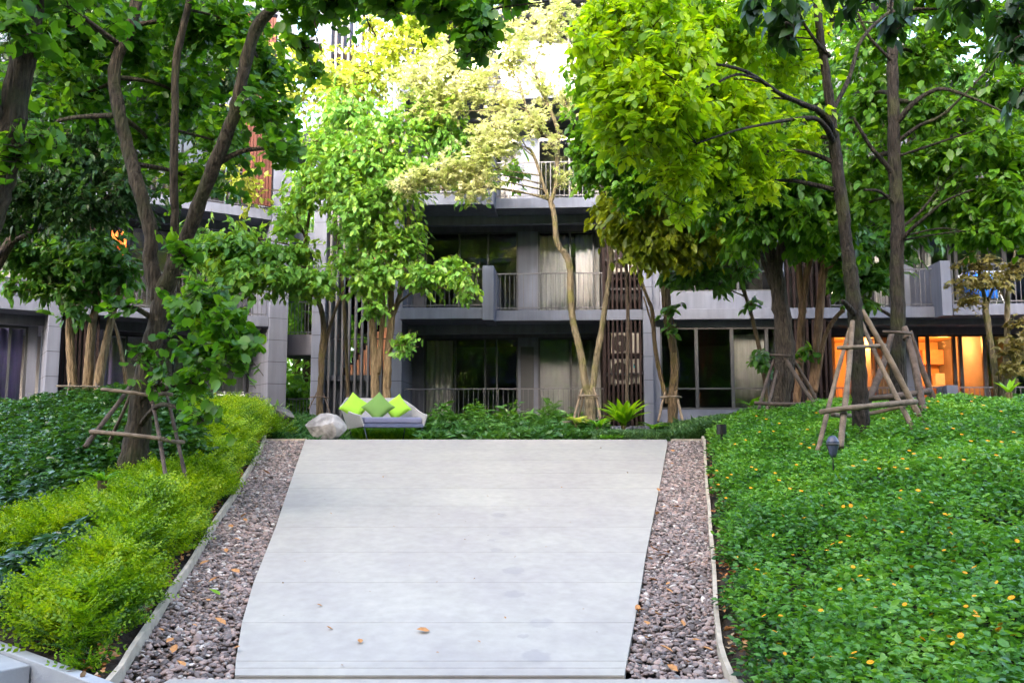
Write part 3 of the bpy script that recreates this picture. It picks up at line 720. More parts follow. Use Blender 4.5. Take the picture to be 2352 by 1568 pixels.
def ac_unit(fac, u0, u1, v, z0, z1, label, mark=False):
    t = thing('air_conditioner', label, 'air conditioner', fac.world((u0+u1)/2, v+.15, z0), fac.rz, 'air conditioners behind the slat screens')
    w, h = u1-u0, z1-z0; m = MB(); m.box(-w/2, w/2, -.15, .15, .03, h)
    for s in (-1, 1): m.box(s*w*.35-.03, s*w*.35+.03, -.14, .14, -.005, .03)
    m.build('casing', M['ac_case'], t, bevel=.012)
    r = min(h*.40, w*.30); cx = -w*.18; cz = h*.52
    f = MB(); 
    for k in range(5):
        rr = r*(1-.17*k); pts = [(Vector((cx+math.cos(a)*rr, -.158, cz+math.sin(a)*rr)), .005) for a in np.linspace(0, 6.283, 25)]
        f.tube(pts, 5, 0, False)
    for a in np.linspace(0, 6.283, 13)[:-1]:
        f.tube([(Vector((cx+math.cos(a)*r*.18, -.158, cz+math.sin(a)*r*.18)), .004), (Vector((cx+math.cos(a)*r, -.158, cz+math.sin(a)*r)), .004)], 4)
    f.build('fan_grille', M['ac_dark'], t)
    d = MB(); d.add([(cx, -.1515, cz)] + [(cx+math.cos(a)*r, -.1515, cz+math.sin(a)*r) for a in np.linspace(0, 6.283, 25)[:-1]], [(0, i+1, (i+1)%24+1) for i in range(24)])
    d.build('fan_opening', M['ac_dark'], t)
    d = MB(); d.add([(cx, -.163, cz)] + [(cx+math.cos(a)*r*.22, -.163, cz+math.sin(a)*r*.22) for a in np.linspace(0, 6.283, 17)[:-1]], [(0, i+1, (i+1)%16+1) for i in range(16)])
    d.build('fan_hub', M['ac_case'], t)
    if mark:
        d = MB(); x = w*.33; z = h*.70
        d.add([(x-w*.06, -.154, z-h*.02), (x+w*.06, -.154, z+h*.11), (x+w*.06, -.154, z-h*.13), (x-w*.06, -.154, z+h*.11)], [(0, 2, 1), (0, 1, 3)])
        d.build('emblem', M['teal'], t)
        d = MB(); d.add([(x-w*.05, -.156, z+h*.10), (x+w*.045, -.156, z+h*.10), (x-w*.035, -.156, z+h*.02)], [(0,2,1)]); d.box(x-w*.02, x+w*.05, -.156, -.152, z-h*.33, z-h*.30)
        d.build('emblem_detail', M['ac_dark'], t)
    return t

# ---------------- central building
FC = Fac(1134, 23.4, 3.5, -1)
cb = thing('apartment_building', 'grey four storey apartment block with balconies across the courtyard behind the ramp', 'building', FC.O, FC.rz)
U, Z = FC.U, FC.Z
VW = 1.6
uL, uFin, uB0, uS0, uP0, uP1, uW1, uQ0, uQ1, uT1, uE1, uR = [FC.U(p) for p in (924, 1108, 1134, 1388, 1478, 1500, 1793, 1793, 1807, 1905, 2161, 2620)]
NF = 4
for n in range(0, NF + 1):
    z0 = FL(n); z1 = z0 + TH
    if n > 0:
        m = MB()
        m.box(uL, U(1108, -.5), -.5, 6.4, z0, z1 + .02)                       # bay A projecting
        m.box(U(1134, -.5) + .003, uP0, 0, 6.4, z0, z1)
        m.box(uP1 + .02, uQ0, -.02, 6.4, z0, z1)
        uend = uR if n <= 3 else uE1
        m.box(uQ1, uend, -.02, 6.4, z0, z1)
        m.build('floor_slab', M['paint'], cb, bevel=.01)
        m = MB(); m.box(uL, uP0, .75, .95, z0 - .25, z0 - .003); m.box(uP1 + .02, uend, .3, .5, z0 - .16, z0 - .003)
        m.build('beam', M['paint'], cb)
        m = MB(); m.box(uL, uP0, .952, 6.3, z0 - .06, z0 - .004); m.box(uP1+.02, uend, .502, 6.3, z0-.06, z0 - .004); m.build('soffit', M['soffit'], cb)
    else:
        bx(cb, 'floor_slab', M['paint'], uL, uR, .02, 6.4, 1.2, z1)
# structure: pillars, back wall, party walls
def pillar(u0, u1, v0, v1, top=NF):
    return bx(cb, 'pillar', M['paint_j'], u0, u1, v0, v1, 1.3, FL(top) + TH + .4, bevel=.012)
pillar(uP0, uP1, -.04, 1.9)
pillar(uQ0 + .004, uQ1, -.04, 1.9)
pillar(U(899), uL - .004, -.06, 1.9)
pillar(U(717), U(747), -.12, 2.4)
bx(cb, 'back_wall', M['room'], uL, uR, 6.41, 6.6, 1.2, FL(4) + .3)
for uu in (uS0 - .1, uP0 + .1, uQ1 - .15, U(2090), U(2350)):
    for n in range(4 if uu < uE1 else 3):
        bx(cb, 'party_wall', M['room'], uu - .06, uu + .06, 2.05 if uu != uS0 - .1 else 1.75, 6.405, FL(n) + TH + .002, FL(n+1) - .062)
# every floor
for n in range(NF):
    zf = FL(n) + TH; zc = FL(n + 1); zh = zc - .27
    # bay A and B glazing line at VW
    pa = bx(cb, 'lintel', M['paint_dark'], uL, uS0, VW, VW + .18, zh, zc - .064)
    ua0, ua1 = U(974, VW), U(1190, VW)
    bx(cb, 'recess_wall', M['paint_dark'], uL, ua0, VW - .02, VW + .2, zf, zh - .002)
    window(cb, ua0 + .003, ua1, VW, zf, zh - .004, [U(1046, VW), U(1114, VW), U(1141, VW)] if n == 0 else [U(1054, VW), U(1120, VW)], (), .045, mat='frame')
    bx(cb, 'pier', M['paint'], ua1 + .003, U(1236, VW), VW - .03, VW + .2, zf, zh - .003)
    ub0 = U(1236, VW) + .004
    window(cb, ub0, uS0 - .18, VW, zf, zh - .004, [U(1311, VW)], (), .05)
    if n == 0:
        bx(cb, 'panel_door', M['frame'], U(1196, VW), U(1226, VW), VW - .06, VW - .032, zf, Z(1200, 797, VW), bevel=.006)
        railing(cb, uL + .05, uS0 - .02, .05, zf, 1.0, .135, bottom=False)
    else:
        zb = zf + .02
        railing(cb, uL + .06, U(1108, -.5) - .01, -.42, zb, 1.05, .125, posts=6)
        railing(cb, U(1136, 0) + .02, uS0 - .03, .05, zf, 1.02, .125, posts=6)
        m = MB(); a = U(1108, -.5) + .003; b = U(1134, -.5)
        m.box(a, b, -.58, 1.55, FL(n) - .05, zf + 1.12); m.build('fin_wall', M['paint'], cb, bevel=.01)
    # slat screen with shelf
    slats(cb, uS0 + .06, uP0 - .02, .02, (zf + .0 if n else 1.75), zc - (.0 if n else -.0) - .004, 8, .055, .07, 'slat_brown', rails=(zf + .85, zf + 1.9))
    bx(cb, 'screen_post', M['slat_brown'], uS0 - .03, uS0 + .05, .0, .10, zf, zc - .005)
    bx(cb, 'screen_side', M['slat_brown'], uS0 - .03, uS0 + .03, .11, 1.58, zf, zc - .006)
    bx(cb, 'screen_back', M['frame_dk'], uS0 + .031, uP0 - .004, 1.1, 1.16, zf, zc - .006)
    bx(cb, 'shelf', M['frame'], uS0 + .04, uP0 - .005, .12, .75, zf + 1.35, zf + 1.4)
    bx(cb, 'shelf', M['frame'], uS0 + .04, uP0 - .005, .12, .75, zf + .55, zf + .6)
    # bay C big window
    vC = .30
    bx(cb, 'window_jamb', M['paint'], uP1 + .003, U(1516, vC), vC - .1, vC + .3, zf + .0, zh + .1)
    c0, c1 = U(1516, vC) + .004, uQ0 - .004
    if n == 0:
        zs = Z(1600, 940, vC)
        bx(cb, 'sill_wall', M['paint'], c0, c1, vC - .04, vC + .2, 1.3, zs - .003)
        window(cb, c0, c1, vC, zs, zh + .09, [U(1600, vC), U(1682, vC), U(1762, vC)], (Z(1600, 892, vC),), .05, mw=.09)
    else:
        zs = zf + .5
        bx(cb, 'sill_wall', M['paint'], c0, c1, vC - .12, vC + .2, zf + .002, zs - .003, bevel=.01)
        window(cb, c0, c1, vC, zs, zh + .09, [U(1600, vC), U(1700, vC)], (zs + .55,), .05, mw=.07)
    # second slat screen
    slats(cb, uQ1 + .03, uT1, .03, zf if n else 1.7, zc - .005, 7, .06, .07, 'slat_brown', rails=(zf + .9,))
    bx(cb, 'screen_back', M['frame_dk'], uQ1 + .01, uT1, 1.1, 1.16, zf, zc - .066)
    bx(cb, 'screen_side', M['slat_brown'], uT1 + .003, uT1 + .07, .0, 1.58, zf, zc - .066)
    # bays D and E
    lit = n == 0
    d0 = uT1 + .075; 
    bx(cb, 'lintel', M['paint_dark'], d0, uE1 + .3 if n == 3 else uR, VW, VW + .18, zh, zc - .064)
    dW0, dW1 = U(2075, VW), U(2107, VW)
    window(cb, d0, dW0 - .003, VW, zf, zh - .004, [U(1965, VW), U(2012, VW)], (), .05, mat='frame_dk', glass='glass_lit' if lit else 'glass')
    bx(cb, 'pier', M['paint'], dW0, dW1, VW - .03, VW + .25, zf, zh - .003)
    e1 = uR - .2 if n < 3 else uE1
    window(cb, dW1 + .004, e1 if n == 3 else U(2320, VW), VW, zf, zh - .004, [] if n == 3 else [U(2133, VW), U(2193, VW), U(2208, VW), U(2262, VW), U(2282, VW)], (), .05, mat='frame_dk', glass='glass_lit' if lit else 'glass', mw=.09)
    if n < 3: window(cb, U(2320, VW) + .004, uR, VW, zf, zh - .004, [U(2420, VW)], (), .06, mat='frame_dk')
    if n == 0:
        railing(cb, d0, U(2161, .1), .1, zf, 1.0, .13, bottom=False)
        bx(cb, 'low_wall', M['paint'], U(2163, .1), U(2197, -.1), -.1, .55, 1.3, zf + 1.03, bevel=.01)
        railing(cb, U(2198, .1), uR, .1, zf, 1.0, .13, bottom=False)
    else:
        railing(cb, d0, U(2158, .05), .05, zf, 1.02, .13, posts=6)
        if n < 3 or True:
            bx(cb, 'fin_wall', M['paint'], U(2163, -.3), U(2194, -.5), -.5, 1.55, FL(n) - .02, zf + 1.12, bevel=.01)
        if n < 3: railing(cb, U(2196, -.3), uR, -.3, zf + .02, 1.05, .13, posts=6)
for n in (1, 2, 3):
    bx(cb, 'balcony_step', M['paint'], U(2195, -.4), uR, -.42, -.025, FL(n), FL(n) + TH + .01, bevel=.01)
# roof edge
bx(cb, 'roof_parapet', M['paint_light'], uL, uE1, -.1, .1, FL(4) + TH + .002, FL(4) + 1.2)
# side wall west of bay A (behind the pillar)
bx(cb, 'side_wall', M['paint'], U(905), uL - .01, 1.91, 6.6, 1.2, FL(4) + TH)
bx(cb, 'end_wall', M['paint'], uR + .005, uR + .2, 0, 6.6, 1.2, FL(3) + TH)
# downlights in the soffit
for (px, py) in ((1362, 757.5), (2210, 744)):
    u = U(px, 1.3); m = MB(); m.box(u-.07, u+.07, 1.1, 1.24, FL(1) - .072, FL(1) - .061); m.build('downlight', M['white'], cb)

# ---------------- stair tower between the blocks
t0, t1 = U(748), U(898)
slats(cb, t0, t1, -.02, 1.7, FL(4) + 2.5, 10, .055, .12, 'slat_grey')
zb = Z(820, 874, .12); zt = Z(820, 861, .12)
bx(cb, 'stair_wall', M['paint'], t0, t1, .35, .5, 1.4, zb - .01)
for k in range(4):
    bx(cb, 'landing', M['paint_light'] if k else M['paint'], t0, t1, .12, .5, zb + 3.08*k, zt + 3.08*k)
    # terracotta flight climbing away from the landing, string on its left
    m = MB(); st = MB(); nstep = 10; za = zt + 3.08*k
    ul, ur = U(786), U(868)
    for i in range(nstep):
        sh = .045 * i
        m.box(ul + sh, ur, .51 + .27*i, .51 + .27*(i+1) - .002, za + .165*i, za + .165*(i+1))
        st.box(ul + sh - .09, ul + sh - .003, .51 + .27*i, .51 + .27*(i+1) - .002, za + .165*i - .06, za + .165*(i+1) + .07)
    m.build('stair_flight', M['terra'], cb); st.build('stair_string', M['slat_brown'], cb)
    railing(cb, t0 + .02, t1 - .02, .16, zt + 3.08*k, 1.0, .18, bottom=False)
    # return flight in the left half, dark
    m = MB()
    for i in range(9): m.box(U(752), U(786), 3.6 - .27*(i+1), 3.6 - .27*i - .002, za + 1.65 + .158*i - .12, za + 1.65 + .158*(i+1))
    m.build('stair_flight', M['slat_brown'], cb)
    bx(cb, 'landing', M['paint_dark'], t0, t1, 3.95, 5.0, za + 1.55, za + 1.68)
for vv in (5.2,):
    for k in range(4): railing(cb, t0, t1 + .5, vv, zt + 1.6 + 3.08*k, 1.1, .14)
# ---------------- link between the blocks (open frame)
lk = 2.2
l0_, l1_ = U(640, lk), U(722, lk)
for n in range(1, 5):
    zb0, zb1 = Z(680, 815, lk), Z(680, 768, lk)
    d = 3.08 * (n - 1)
    bx(cb, 'link_bridge', M['paint_dark'] if n == 1 else M['paint'], l0_, l1_, lk, lk + 1.4, zb0 + d, zb1 + d)
    railing(cb, l0_, l1_, lk + .06, zb1 + d, 1.0, .11)
railing(cb, l0_, l1_, lk + .1, 1.75, 1.0, .11)

# ---------------- left building
FW = Fac(626, 25.0, 33, 1)
lb = thing('apartment_building', 'grey apartment block standing at an angle behind the trees on the left', 'building', FW.O, FW.rz)
UL = FW.U
c2a, c2b = UL(609), UL(652); c1a, c1b = UL(104), UL(134)
uw = UL(-60)
for n in range(0, 5):
    z0 = FL(n); z1 = z0 + TH
    if n == 0: bx(lb, 'floor_slab', M['paint'], uw, c2a, .02, 6, 1.2, z1)
    else:
        bx(lb, 'floor_slab', M['paint'], uw, c2a - .01, -.25, 6, z0, z1, bevel=.01)
        bx(lb, 'beam', M['paint'], uw, c2a - .01, .7, .9, z0 - .25, z0 - .003)
for n in range(4):
    zf = FL(n) + TH; zc = FL(n+1); zh = zc - .26
    # plain bay on the far left
    if n: bx(lb, 'parapet', M['paint'], uw, UL(84), -.2, -.02, zf + .002, zf + .52, bevel=.01)
    window(lb, uw, UL(62, .9), .9, zf + (.25 if n == 0 else .5), zh - .004, [UL(20, .9)], (), .06, mat='frame')
    bx(lb, 'recess_wall', M['paint'], UL(62, .9) + .003, c1a - .12, .86, 1.2, zf, zh)
    # slat screen between the pillar and the balcony
    slats(lb, c1b + .02, UL(228), .0, zf if n else 1.7, zc - .005, 9, .05, .07, 'slat_brown', rails=(zf + 1.0,))
    bx(lb, 'screen_back', M['frame_dk'], c1b + .01, UL(228), 1.2, 1.26, zf, zc - .005)
    # glazing
    g0, g1 = UL(236, 1.5), UL(575, 1.5)
    window(lb, g0, g1, 1.5, zf, zh - .004, [UL(p, 1.5) for p in (290, 345, 400, 455, 515)], (), .05, mat='frame')
    bx(lb, 'lintel', M['paint_dark'], g0, c2a, 1.5, 1.7, zh, zc - .004)
    bx(lb, 'recess_wall', M['paint_dark'], g1 + .003, c2a, 1.5, 1.7, zf, zh - .003)
    if n == 0: railing(lb, UL(228), UL(612) - .1, .1, zf, .95, .13, bottom=False)
    else: railing(lb, UL(230), c2a - .05, -.15, zf, 1.02, .13, posts=6)
    if n >= 2:
        slats(lb, UL(536), UL(604), -.32, zf + .1, zc - .15, 9, .075, .07, 'slat_red', rails=(zf + 1.4,))
bx(lb, 'pillar', M['paint_j'], c1a, c1b, -.28, 1.4, 1.3, FL(4) + 1.5, bevel=.012)
bx(lb, 'pillar', M['paint_j'], c2a, c2b, -.28, 1.9, 1.3, FL(4) + 1.5, bevel=.012)
bx(lb, 'side_wall', M['paint'], c2b - .25, c2b - .004, 1.91, 6, 1.2, FL(4) + 1.0)
bx(lb, 'back_wall', M['room'], uw, c2b - .26, 6.01, 6.2, 1.2, FL(4) + .3)

# ---------------- curtains
def cur(px0, px1, v, n, mat, label, **k):
    curtain(FC, U(px0, v), U(px1, v), v, FL(n) + TH + .03, FL(n+1) - .32, mat, label, **k)
cur(980, 1040, 1.85, 0, 'curtain_w', 'pale grey curtain behind the left ground floor balcony door', amp=.025)
cur(1240, 1308, 1.8, 0, 'frost', 'plain grey green blind in the ground floor window beside the grey pier', amp=.004)
cur(1312, 1384, 1.9, 0, 'curtain_g', 'dark grey blind beside the ground floor slat screen', amp=.01)
cur(1240, 1306, 1.85, 1, 'curtain_g', 'dark sheer curtain on the first floor right of the grey pier')
cur(1324, 1386, 1.85, 1, 'curtain_w', 'pale draped curtain in the first floor window beside the slat screen', amp=.05, wl=.2)
cur(2006, 2047, 1.85, 1, 'curtain_w', 'white curtain on the first floor behind the two dark trunks', amp=.03)
cur(1684, 1760, .75, 0, 'curtain_g', 'dark grey blind in the right half of the wide ground floor window', amp=.006)
cur(2115, 2150, 1.85, 1, 'curtain_g', 'dark curtain behind the first floor railing near the right fin wall', amp=.03)
cur(2000, 2072, 1.95, 0, 'curtain_o', 'warm lit cream curtain behind the tree stakes on the right', amp=.03)
cur(1150, 1230, 2.2, 2, 'curtain_w', 'pale curtain in the second floor window behind the cream tree')
cur(1180, 1330, 2.2, 3, 'curtain_w', 'pale curtain in the top floor window above the cream tree')
def curL(px0, px1, v, n, mat, label, **k):
    curtain(FW, UL(px0, v), UL(px1, v), v, FL(n) + TH + .05, FL(n+1) - .33, mat, label, **k)
curL(-20, 50, 1.1, 0, 'curtain_p', 'purple curtain in the window at the far left edge', amp=.05, wl=.22)
curL(240, 286, 1.75, 0, 'curtain_p', 'purple curtain behind the three slender trunks on the left', amp=.04, wl=.25)
curL(380, 560, 1.75, 0, 'curtain_g', 'long dark grey curtain behind the left block railing', amp=.04, wl=.3)

# ---------------- air conditioners
zf0 = FL(0) + TH
ac_unit(FC, U(1402, .2), U(1470, .2), .2, Z(1430, 884, .2), Z(1430, 824, .2), 'beige outdoor unit with a teal corner mark, lower one behind the ground floor slats', True)
ac_unit(FC, U(1404, .2), U(1470, .2), .2, Z(1430, 815, .2), Z(1430, 764, .2), 'beige outdoor unit standing above the one with the teal mark')
ac_unit(FC, U(1404, .2), U(1472, .2), .2, Z(1430, 628, .2), Z(1430, 567, .2), 'beige outdoor unit behind the first floor slats')

# ---------------- lit rooms on the right
def lit_room(px0, px1, label):
    a, b = U(px0, 2), U(px1, 2); z0, z1 = zf0 + .004, FL(1) - .07
    m = MB()
    m.box(a, b, 5.0, 5.1, z0, z1); m.box(a, a + .08, 1.9, 4.998, z0, z1); m.box(b - .08, b, 1.9, 4.998, z0, z1)
    m.box(a + .082, b - .082, 1.9, 4.998, z1 - .05, z1); m.box(a + .082, b - .082, 1.9, 4.998, z0, z0 + .03)
    m.build('warm_room', M['room_warm'], cb)
    t = thing('ceiling_light', label, 'ceiling light', FC.world((a+b)/2, 3.0, z1 - .06), FC.rz)
    m = MB(); m.prism([(math.cos(x)*.14, math.sin(x)*.14) for x in np.linspace(0, 6.283, 17)[:-1]], -.03, 0); m.build('diffuser', M['ceillamp'], t)
    l = bpy.data.lights.new('room_lamp', 'POINT'); l.energy = 24; l.color = (1, .36, .07); l.shadow_soft_size = .12
    lo = bpy.data.objects.new('room_lamp', l); C.objects.link(lo); lo.parent = t; lo.location = (0, 0, -.25)
    return a, b
lit_room(1909, 2088, 'round ceiling light in the orange lit room behind the leaning poles')
a, b = lit_room(2092, 2316, 'round ceiling light in the orange lit room near the right edge')
# shelf and counter of the right room
sh = thing('wall_shelf', 'lit kitchen shelf inside the room at the right', 'shelf', FC.world(U(2170, 4.7), 4.75, zf0 + 1.25), FC.rz)
m = MB(); m.box(-.7, .9, -.2, .2, 0, .05); m.build('board', M['paint_light'], sh)
m = MB(); m.box(-.35, .1, -.15, .12, .052, .42); m.build('microwave', M['white'], sh, bevel=.02)
cu = thing('wall_cabinet', 'pale hanging cabinet over the lit kitchen shelf', 'cabinet', FC.world(U(2170, 4.7), 4.8, zf0 + 1.95), FC.rz)
m = MB(); m.box(-.7, .9, -.18, .18, 0, .45); m.build('carcass', M['terra'], cu, bevel=.01)
wd = thing('wardrobe', 'brown wardrobe standing inside the left orange lit room', 'wardrobe', FC.world(U(1985, 4.5), 4.6, zf0 + .04), FC.rz)
m = MB(); m.box(-.3, .75, -.3, .3, 0, 2.0); m.build('carcass', M['terra'], wd, bevel=.01)
tb = thing('dining_table', 'small white table inside the orange lit room behind the leaning poles', 'table', FC.world(U(1955, 2.6), 2.7, zf0 + .035), FC.rz)
m = MB(); m.box(-.55, .55, -.35, .35, .70, .74); m.build('table_top', M['white'], tb, bevel=.01)
for sx in (-.48, .48):
    for sy in (-.28, .28):
        m = MB(); m.box(sx-.02, sx+.02, sy-.02, sy+.02, 0, .699); m.build('leg', M['frame_dk'], tb)
chm = thing('dining_chair', 'green chair at the white table in the lit room', 'chair', FC.world(U(1950, 2.3), 2.2, zf0 + .035), FC.rz)
m = MB(); m.box(-.22, .22, -.2, .2, .43, .46); m.build('seat', M['lime'], chm, bevel=.01)
m = MB(); m.box(-.22, .22, -.22, -.201, .55, .88); m.build('backrest', M['lime'], chm, bevel=.005)
for sx in (-.2, .2):
    for sy in (-.19, .19):
        m = MB(); m.box(sx-.012, sx+.012, sy-.012, sy+.012, 0, .429 if sy > 0 else .549); m.build('leg', M['frame_dk'], chm)

# ---------------- drying rack with blue cloths on the right balcony, first floor
rk = thing('drying_rack', 'white folding drying rack hung with washing on the right balcony', 'drying rack', FC.world(U(2262, .5), .45, FL(1) + TH), FC.rz, None)
m = MB()
for s in (-1, 1):
    m.tube([(Vector((s*.45, -.3, 0)), .011), (Vector((s*.45, .3, .95)), .011)], 6); m.tube([(Vector((s*.45, .3, 0)), .011), (Vector((s*.45, -.3, .95)), .011)], 6)
for y in np.linspace(-.3, .3, 6): m.tube([(Vector((-.45, y, .95)), .006), (Vector((.45, y, .95)), .006)], 5)
m.build('frame', M['white'], rk)
def cloth(fac, u, v, z, w, h, mat, label, cat='cloth'):
    m = MB(); V = []; F = []; n = 14
    for i in range(n):
        t = i/(n-1)
        for k, zz in enumerate((0, -h*.5, -h)):
            o1 = .03*math.sin(t*9 + k)*(k+.5)
            V += [(w*(t-.5), o1, zz + .02*math.sin(t*5)), (w*(t-.5), o1+.01, zz + .02*math.sin(t*5))]
    for i in range(n-1):
        for k in range(2):
            a, b = i*6+k*2, (i+1)*6+k*2; F += [(a, a+2, b+2, b), (a+1, b+1, b+3, a+3)]
        a, b = i*6, (i+1)*6; F += [(a, b, b+1, a+1), (a+4, a+5, b+5, b+4)]
    e = (n-1)*6; F += [(0,1,3,2),(2,3,5,4),(e,e+2,e+3,e+1),(e+2,e+4,e+5,e+3)]
    m.add(V, F); o = m.build('hanging_cloth', M[mat], None, True); o.location = fac.world(u, v, z); o.rotation_euler = (0, 0, fac.rz)
    return prop(o, label, cat)
cloth(FC, U(2240, .2), .22, FL(1) + TH + .97, .38, .62, 'blue', 'bright blue cloth hanging at the left of the balcony drying rack')
cloth(FC, U(2283, .2), .30, FL(1) + TH + .97, .42, .70, 'blue', 'bright blue cloth hanging at the right of the balcony drying rack')
cloth(FW, UL(258, .1), .1, FL(1) + TH + 2.05, .42, .75, 'orange', 'orange cloth hanging on the left block balcony, uppermost')
cloth(FW, UL(262, .1), .12, FL(1) + TH + 1.25, .6, .6, 'orange', 'orange cloth hanging lower over the left block balcony railing')
# white lattice gate leaning inside the left terrace
lt = thing('lattice_screen', 'white lattice screen behind the lime lounge cushion', 'lattice', FW.world(UL(500, .3), .3, zf0), FW.rz)
m = MB()
for i in range(7): m.box(-.85 + i*.26, -.80 + i*.26, -.012, .012, 0, .98)
for z in (.15, .5, .85): m.box(-.85, .81, .013, .03, z, z + .05)
m.build('slats', M['white'], lt)

# ---------------- unseen block added behind the camera to shade the garden, mirrored in the glass
shade_block = thing('apartment_building', 'unseen grey apartment block added behind the viewpoint to shade the courtyard', 'building', (0, -17, 0), 0)
for n in range(9):
    z0 = -.5 + 3.12*n
    bx(shade_block, 'floor_slab', M['paint'], -42, 42, -6, 0, z0, z0 + .3)
    if n < 8:
        bx(shade_block, 'wall', M['paint_dark'], -42, 42, -2.0, -1.7, z0 + .302, z0 + 3.118)
        for k in range(12): bx(shade_block, 'window', M['frame_dk'], -40 + 6.8*k, -36 + 6.8*k, -1.69, -1.6, z0 + .5, z0 + 2.6)

# trees beyond the buildings, seen through the gap and the stair tower
def simple_tree(px, py, Y, h, r, n, label, mat, size=.28, name='garden_tree', grp='trees beyond the buildings'):
    b = at(px, py, Y); b.z = 1.5; t = thing(name, label, 'tree', b, group=grp)
    m = MB(); m.tube(spline([(Vector((0,0,-.3)), .2), (Vector((.2,.1,h*.4)), .15), (Vector((0,.2,h*.85)), .06)], 4), 8, .08); m.build('trunk', M['bark_mid'], t, True)
    B = [((random.uniform(-r,r)*.6, random.uniform(-r,r)*.6, h*random.uniform(.08,.95)), (r*.65, r*.65, r*.7), n//7) for _ in range(7)]
    P, D, Nn, S_, TW = crown_leaves(B, T_oval(.24), size, 8, .7, .4, .55, .2)
    V, F = merge([place(T_oval(.24), P, D, Nn, S_)]); npmesh('crown', V, F, M[mat], t)
def shade_wood_behind():  # unseen trees added behind the camera to block low sky light
    t = []
    for i, (x, y, h, r) in enumerate([(-13,-7,13,4.5),(-6,-9,15,5),(1,-8,14,4.5),(8,-9,15,5),(15,-7,13,4.5),(-20,-3,14,5),(21,-3,14,5)]):
        b = Vector((x, y, 0)); t = thing('garden_tree', 'unseen leafy tree added behind the viewpoint to shade the courtyard', 'tree', b, group='trees added behind the viewpoint for shade')
        m = MB(); m.tube(spline([(Vector((0,0,-.3)), .2), (Vector((.2,.1,h*.4)), .15), (Vector((0,.2,h*.85)), .06)], 4), 8, .08); m.build('trunk', M['bark_mid'], t, True)
        B = [((random.uniform(-r,r)*.6, random.uniform(-r,r)*.6, h*random.uniform(.3,.95)), (r*.6, r*.6, r*.6), 70) for _ in range(7)]
        P, D, Nn, S_, TW = crown_leaves(B, T_oval(.24), .5, 6, .9, .4, .55, .1)
        V, F = merge([place(T_oval(.3), P, D, Nn, S_)]); npmesh('crown', V, F, M['lf_green'], t)
shade_wood_behind()
simple_tree(668, 900, 33, 9, 2.6, 700, 'bushy green tree seen through the gap beside the stair tower', 'lf_back')
simple_tree(715, 900, 38, 13, 3.5, 700, 'tall green tree behind the gap beside the stair tower', 'lf_back')
simple_tree(840, 900, 35, 12, 3.2, 700, 'green tree seen behind the stair slats', 'lf_back')
simple_tree(690, 900, 30, 7, 1.9, 700, 'leafy green bush close behind the gap beside the stair tower', 'lf_back')
simple_tree(810, 900, 31, 10, 2.2, 700, 'leafy green tree close behind the stair tower', 'lf_back')
simple_tree(600, 900, 40, 15, 4, 700, 'tall green tree rising behind the left block corner', 'lf_back')

# ================================================================== OBJECTS IN THE GARDEN
GZc = ZC - 0.06                              # level garden beyond the crest
# ---------------- sofa
base = at(880, 1010, 17.7); base.z = GZc
sf = thing('outdoor_sofa', 'pale grey woven garden sofa with thin dark legs on the lawn edge beyond the ramp', 'sofa', base)
def q(px, py, Y): return at(px, py, Y) - base
TOP = [q(828,953,17.25), q(782,932,17.9), q(796,912.5,18.4), q(920,912.5,18.5), q(950,932,18.15), q(982,952,17.5)]
BOT = [q(836,979,17.28), q(800,985,17.85), q(812,977,18.2), q(916,975,18.3), q(943,976,18.05), q(973.5,978,17.5)]
def panel(name, idx, th=0.035, n=6, sag=0.03):
    m = MB(); a, b = idx
    c = (TOP[a] + TOP[b] + BOT[a] + BOT[b]) / 4
    nn = (TOP[b] - TOP[a]).cross(BOT[a] - TOP[a]).normalized()
    V = []
    for i in range(n + 1):
        t = i / n
        s = Vector((0, 0, -sag * math.sin(math.pi * t)))
        tp = TOP[a].lerp(TOP[b], t) + s; bt = BOT[a].lerp(BOT[b], t)
        V += [tp - nn*th/2, tp + nn*th/2, bt + nn*th/2, bt - nn*th/2]
    F = []
    for i in range(n):
        for k in range(4):
            F.append((i*4+k, i*4+(k+1)%4, (i+1)*4+(k+1)%4, (i+1)*4+k))
    F += [(3,2,1,0), tuple(n*4+k for k in range(4))]
    m.add(V, F); return m.build(name, M['weave'], sf, bevel=.008)
panel('arm_panel', (0, 1)); panel('arm_panel', (1, 2), sag=.01); panel('back_panel', (2, 3), sag=.02); panel('arm_panel', (3, 4), sag=.0); panel('arm_panel', (4, 5))
def slab(name, pts, up, mat, bev=.02, par=None, sag=0):
    m = MB(); n = len(pts)
    m.add([tuple(p) for p in pts] + [(p.x, p.y, p.z + up) for p in pts], [tuple(range(n))[::-1], tuple(range(n, 2*n))] + [(i, (i+1)%n, n+(i+1)%n, n+i) for i in range(n)])
    return m.build(name, M[mat], par, bevel=bev)
zs = BOT[5].z - .03
fl = [Vector((v.x, v.y, zs)) for v in (BOT[0], BOT[5], BOT[4], BOT[3], BOT[2], BOT[1])]
slab('seat_frame', fl, .07, 'seatframe', .01, sf)
cen = sum(fl, Vector()) / 6
ins = [Vector((cen.x + (v.x-cen.x)*.965, cen.y + (v.y-cen.y)*.95 - .01, zs + .073)) for v in fl]
slab('seat_cushion', ins, .13, 'cush', .035, sf)
for (a, b, c_, d, Y1, Y2) in ((836,980,845,1012,17.3,17.15),(803,986,810,1012,17.9,18.0),(930,983,925,1012,18.2,18.3),(970,983,963,1012,17.5,17.4)):
    m = MB(); p1 = q(a, b, Y1); p2 = q(c_, d, Y2); p2.z = 0; m.tube([(p1, .012), (p2, .011)], 8); m.build('leg', M['sofaframe'], sf, True)
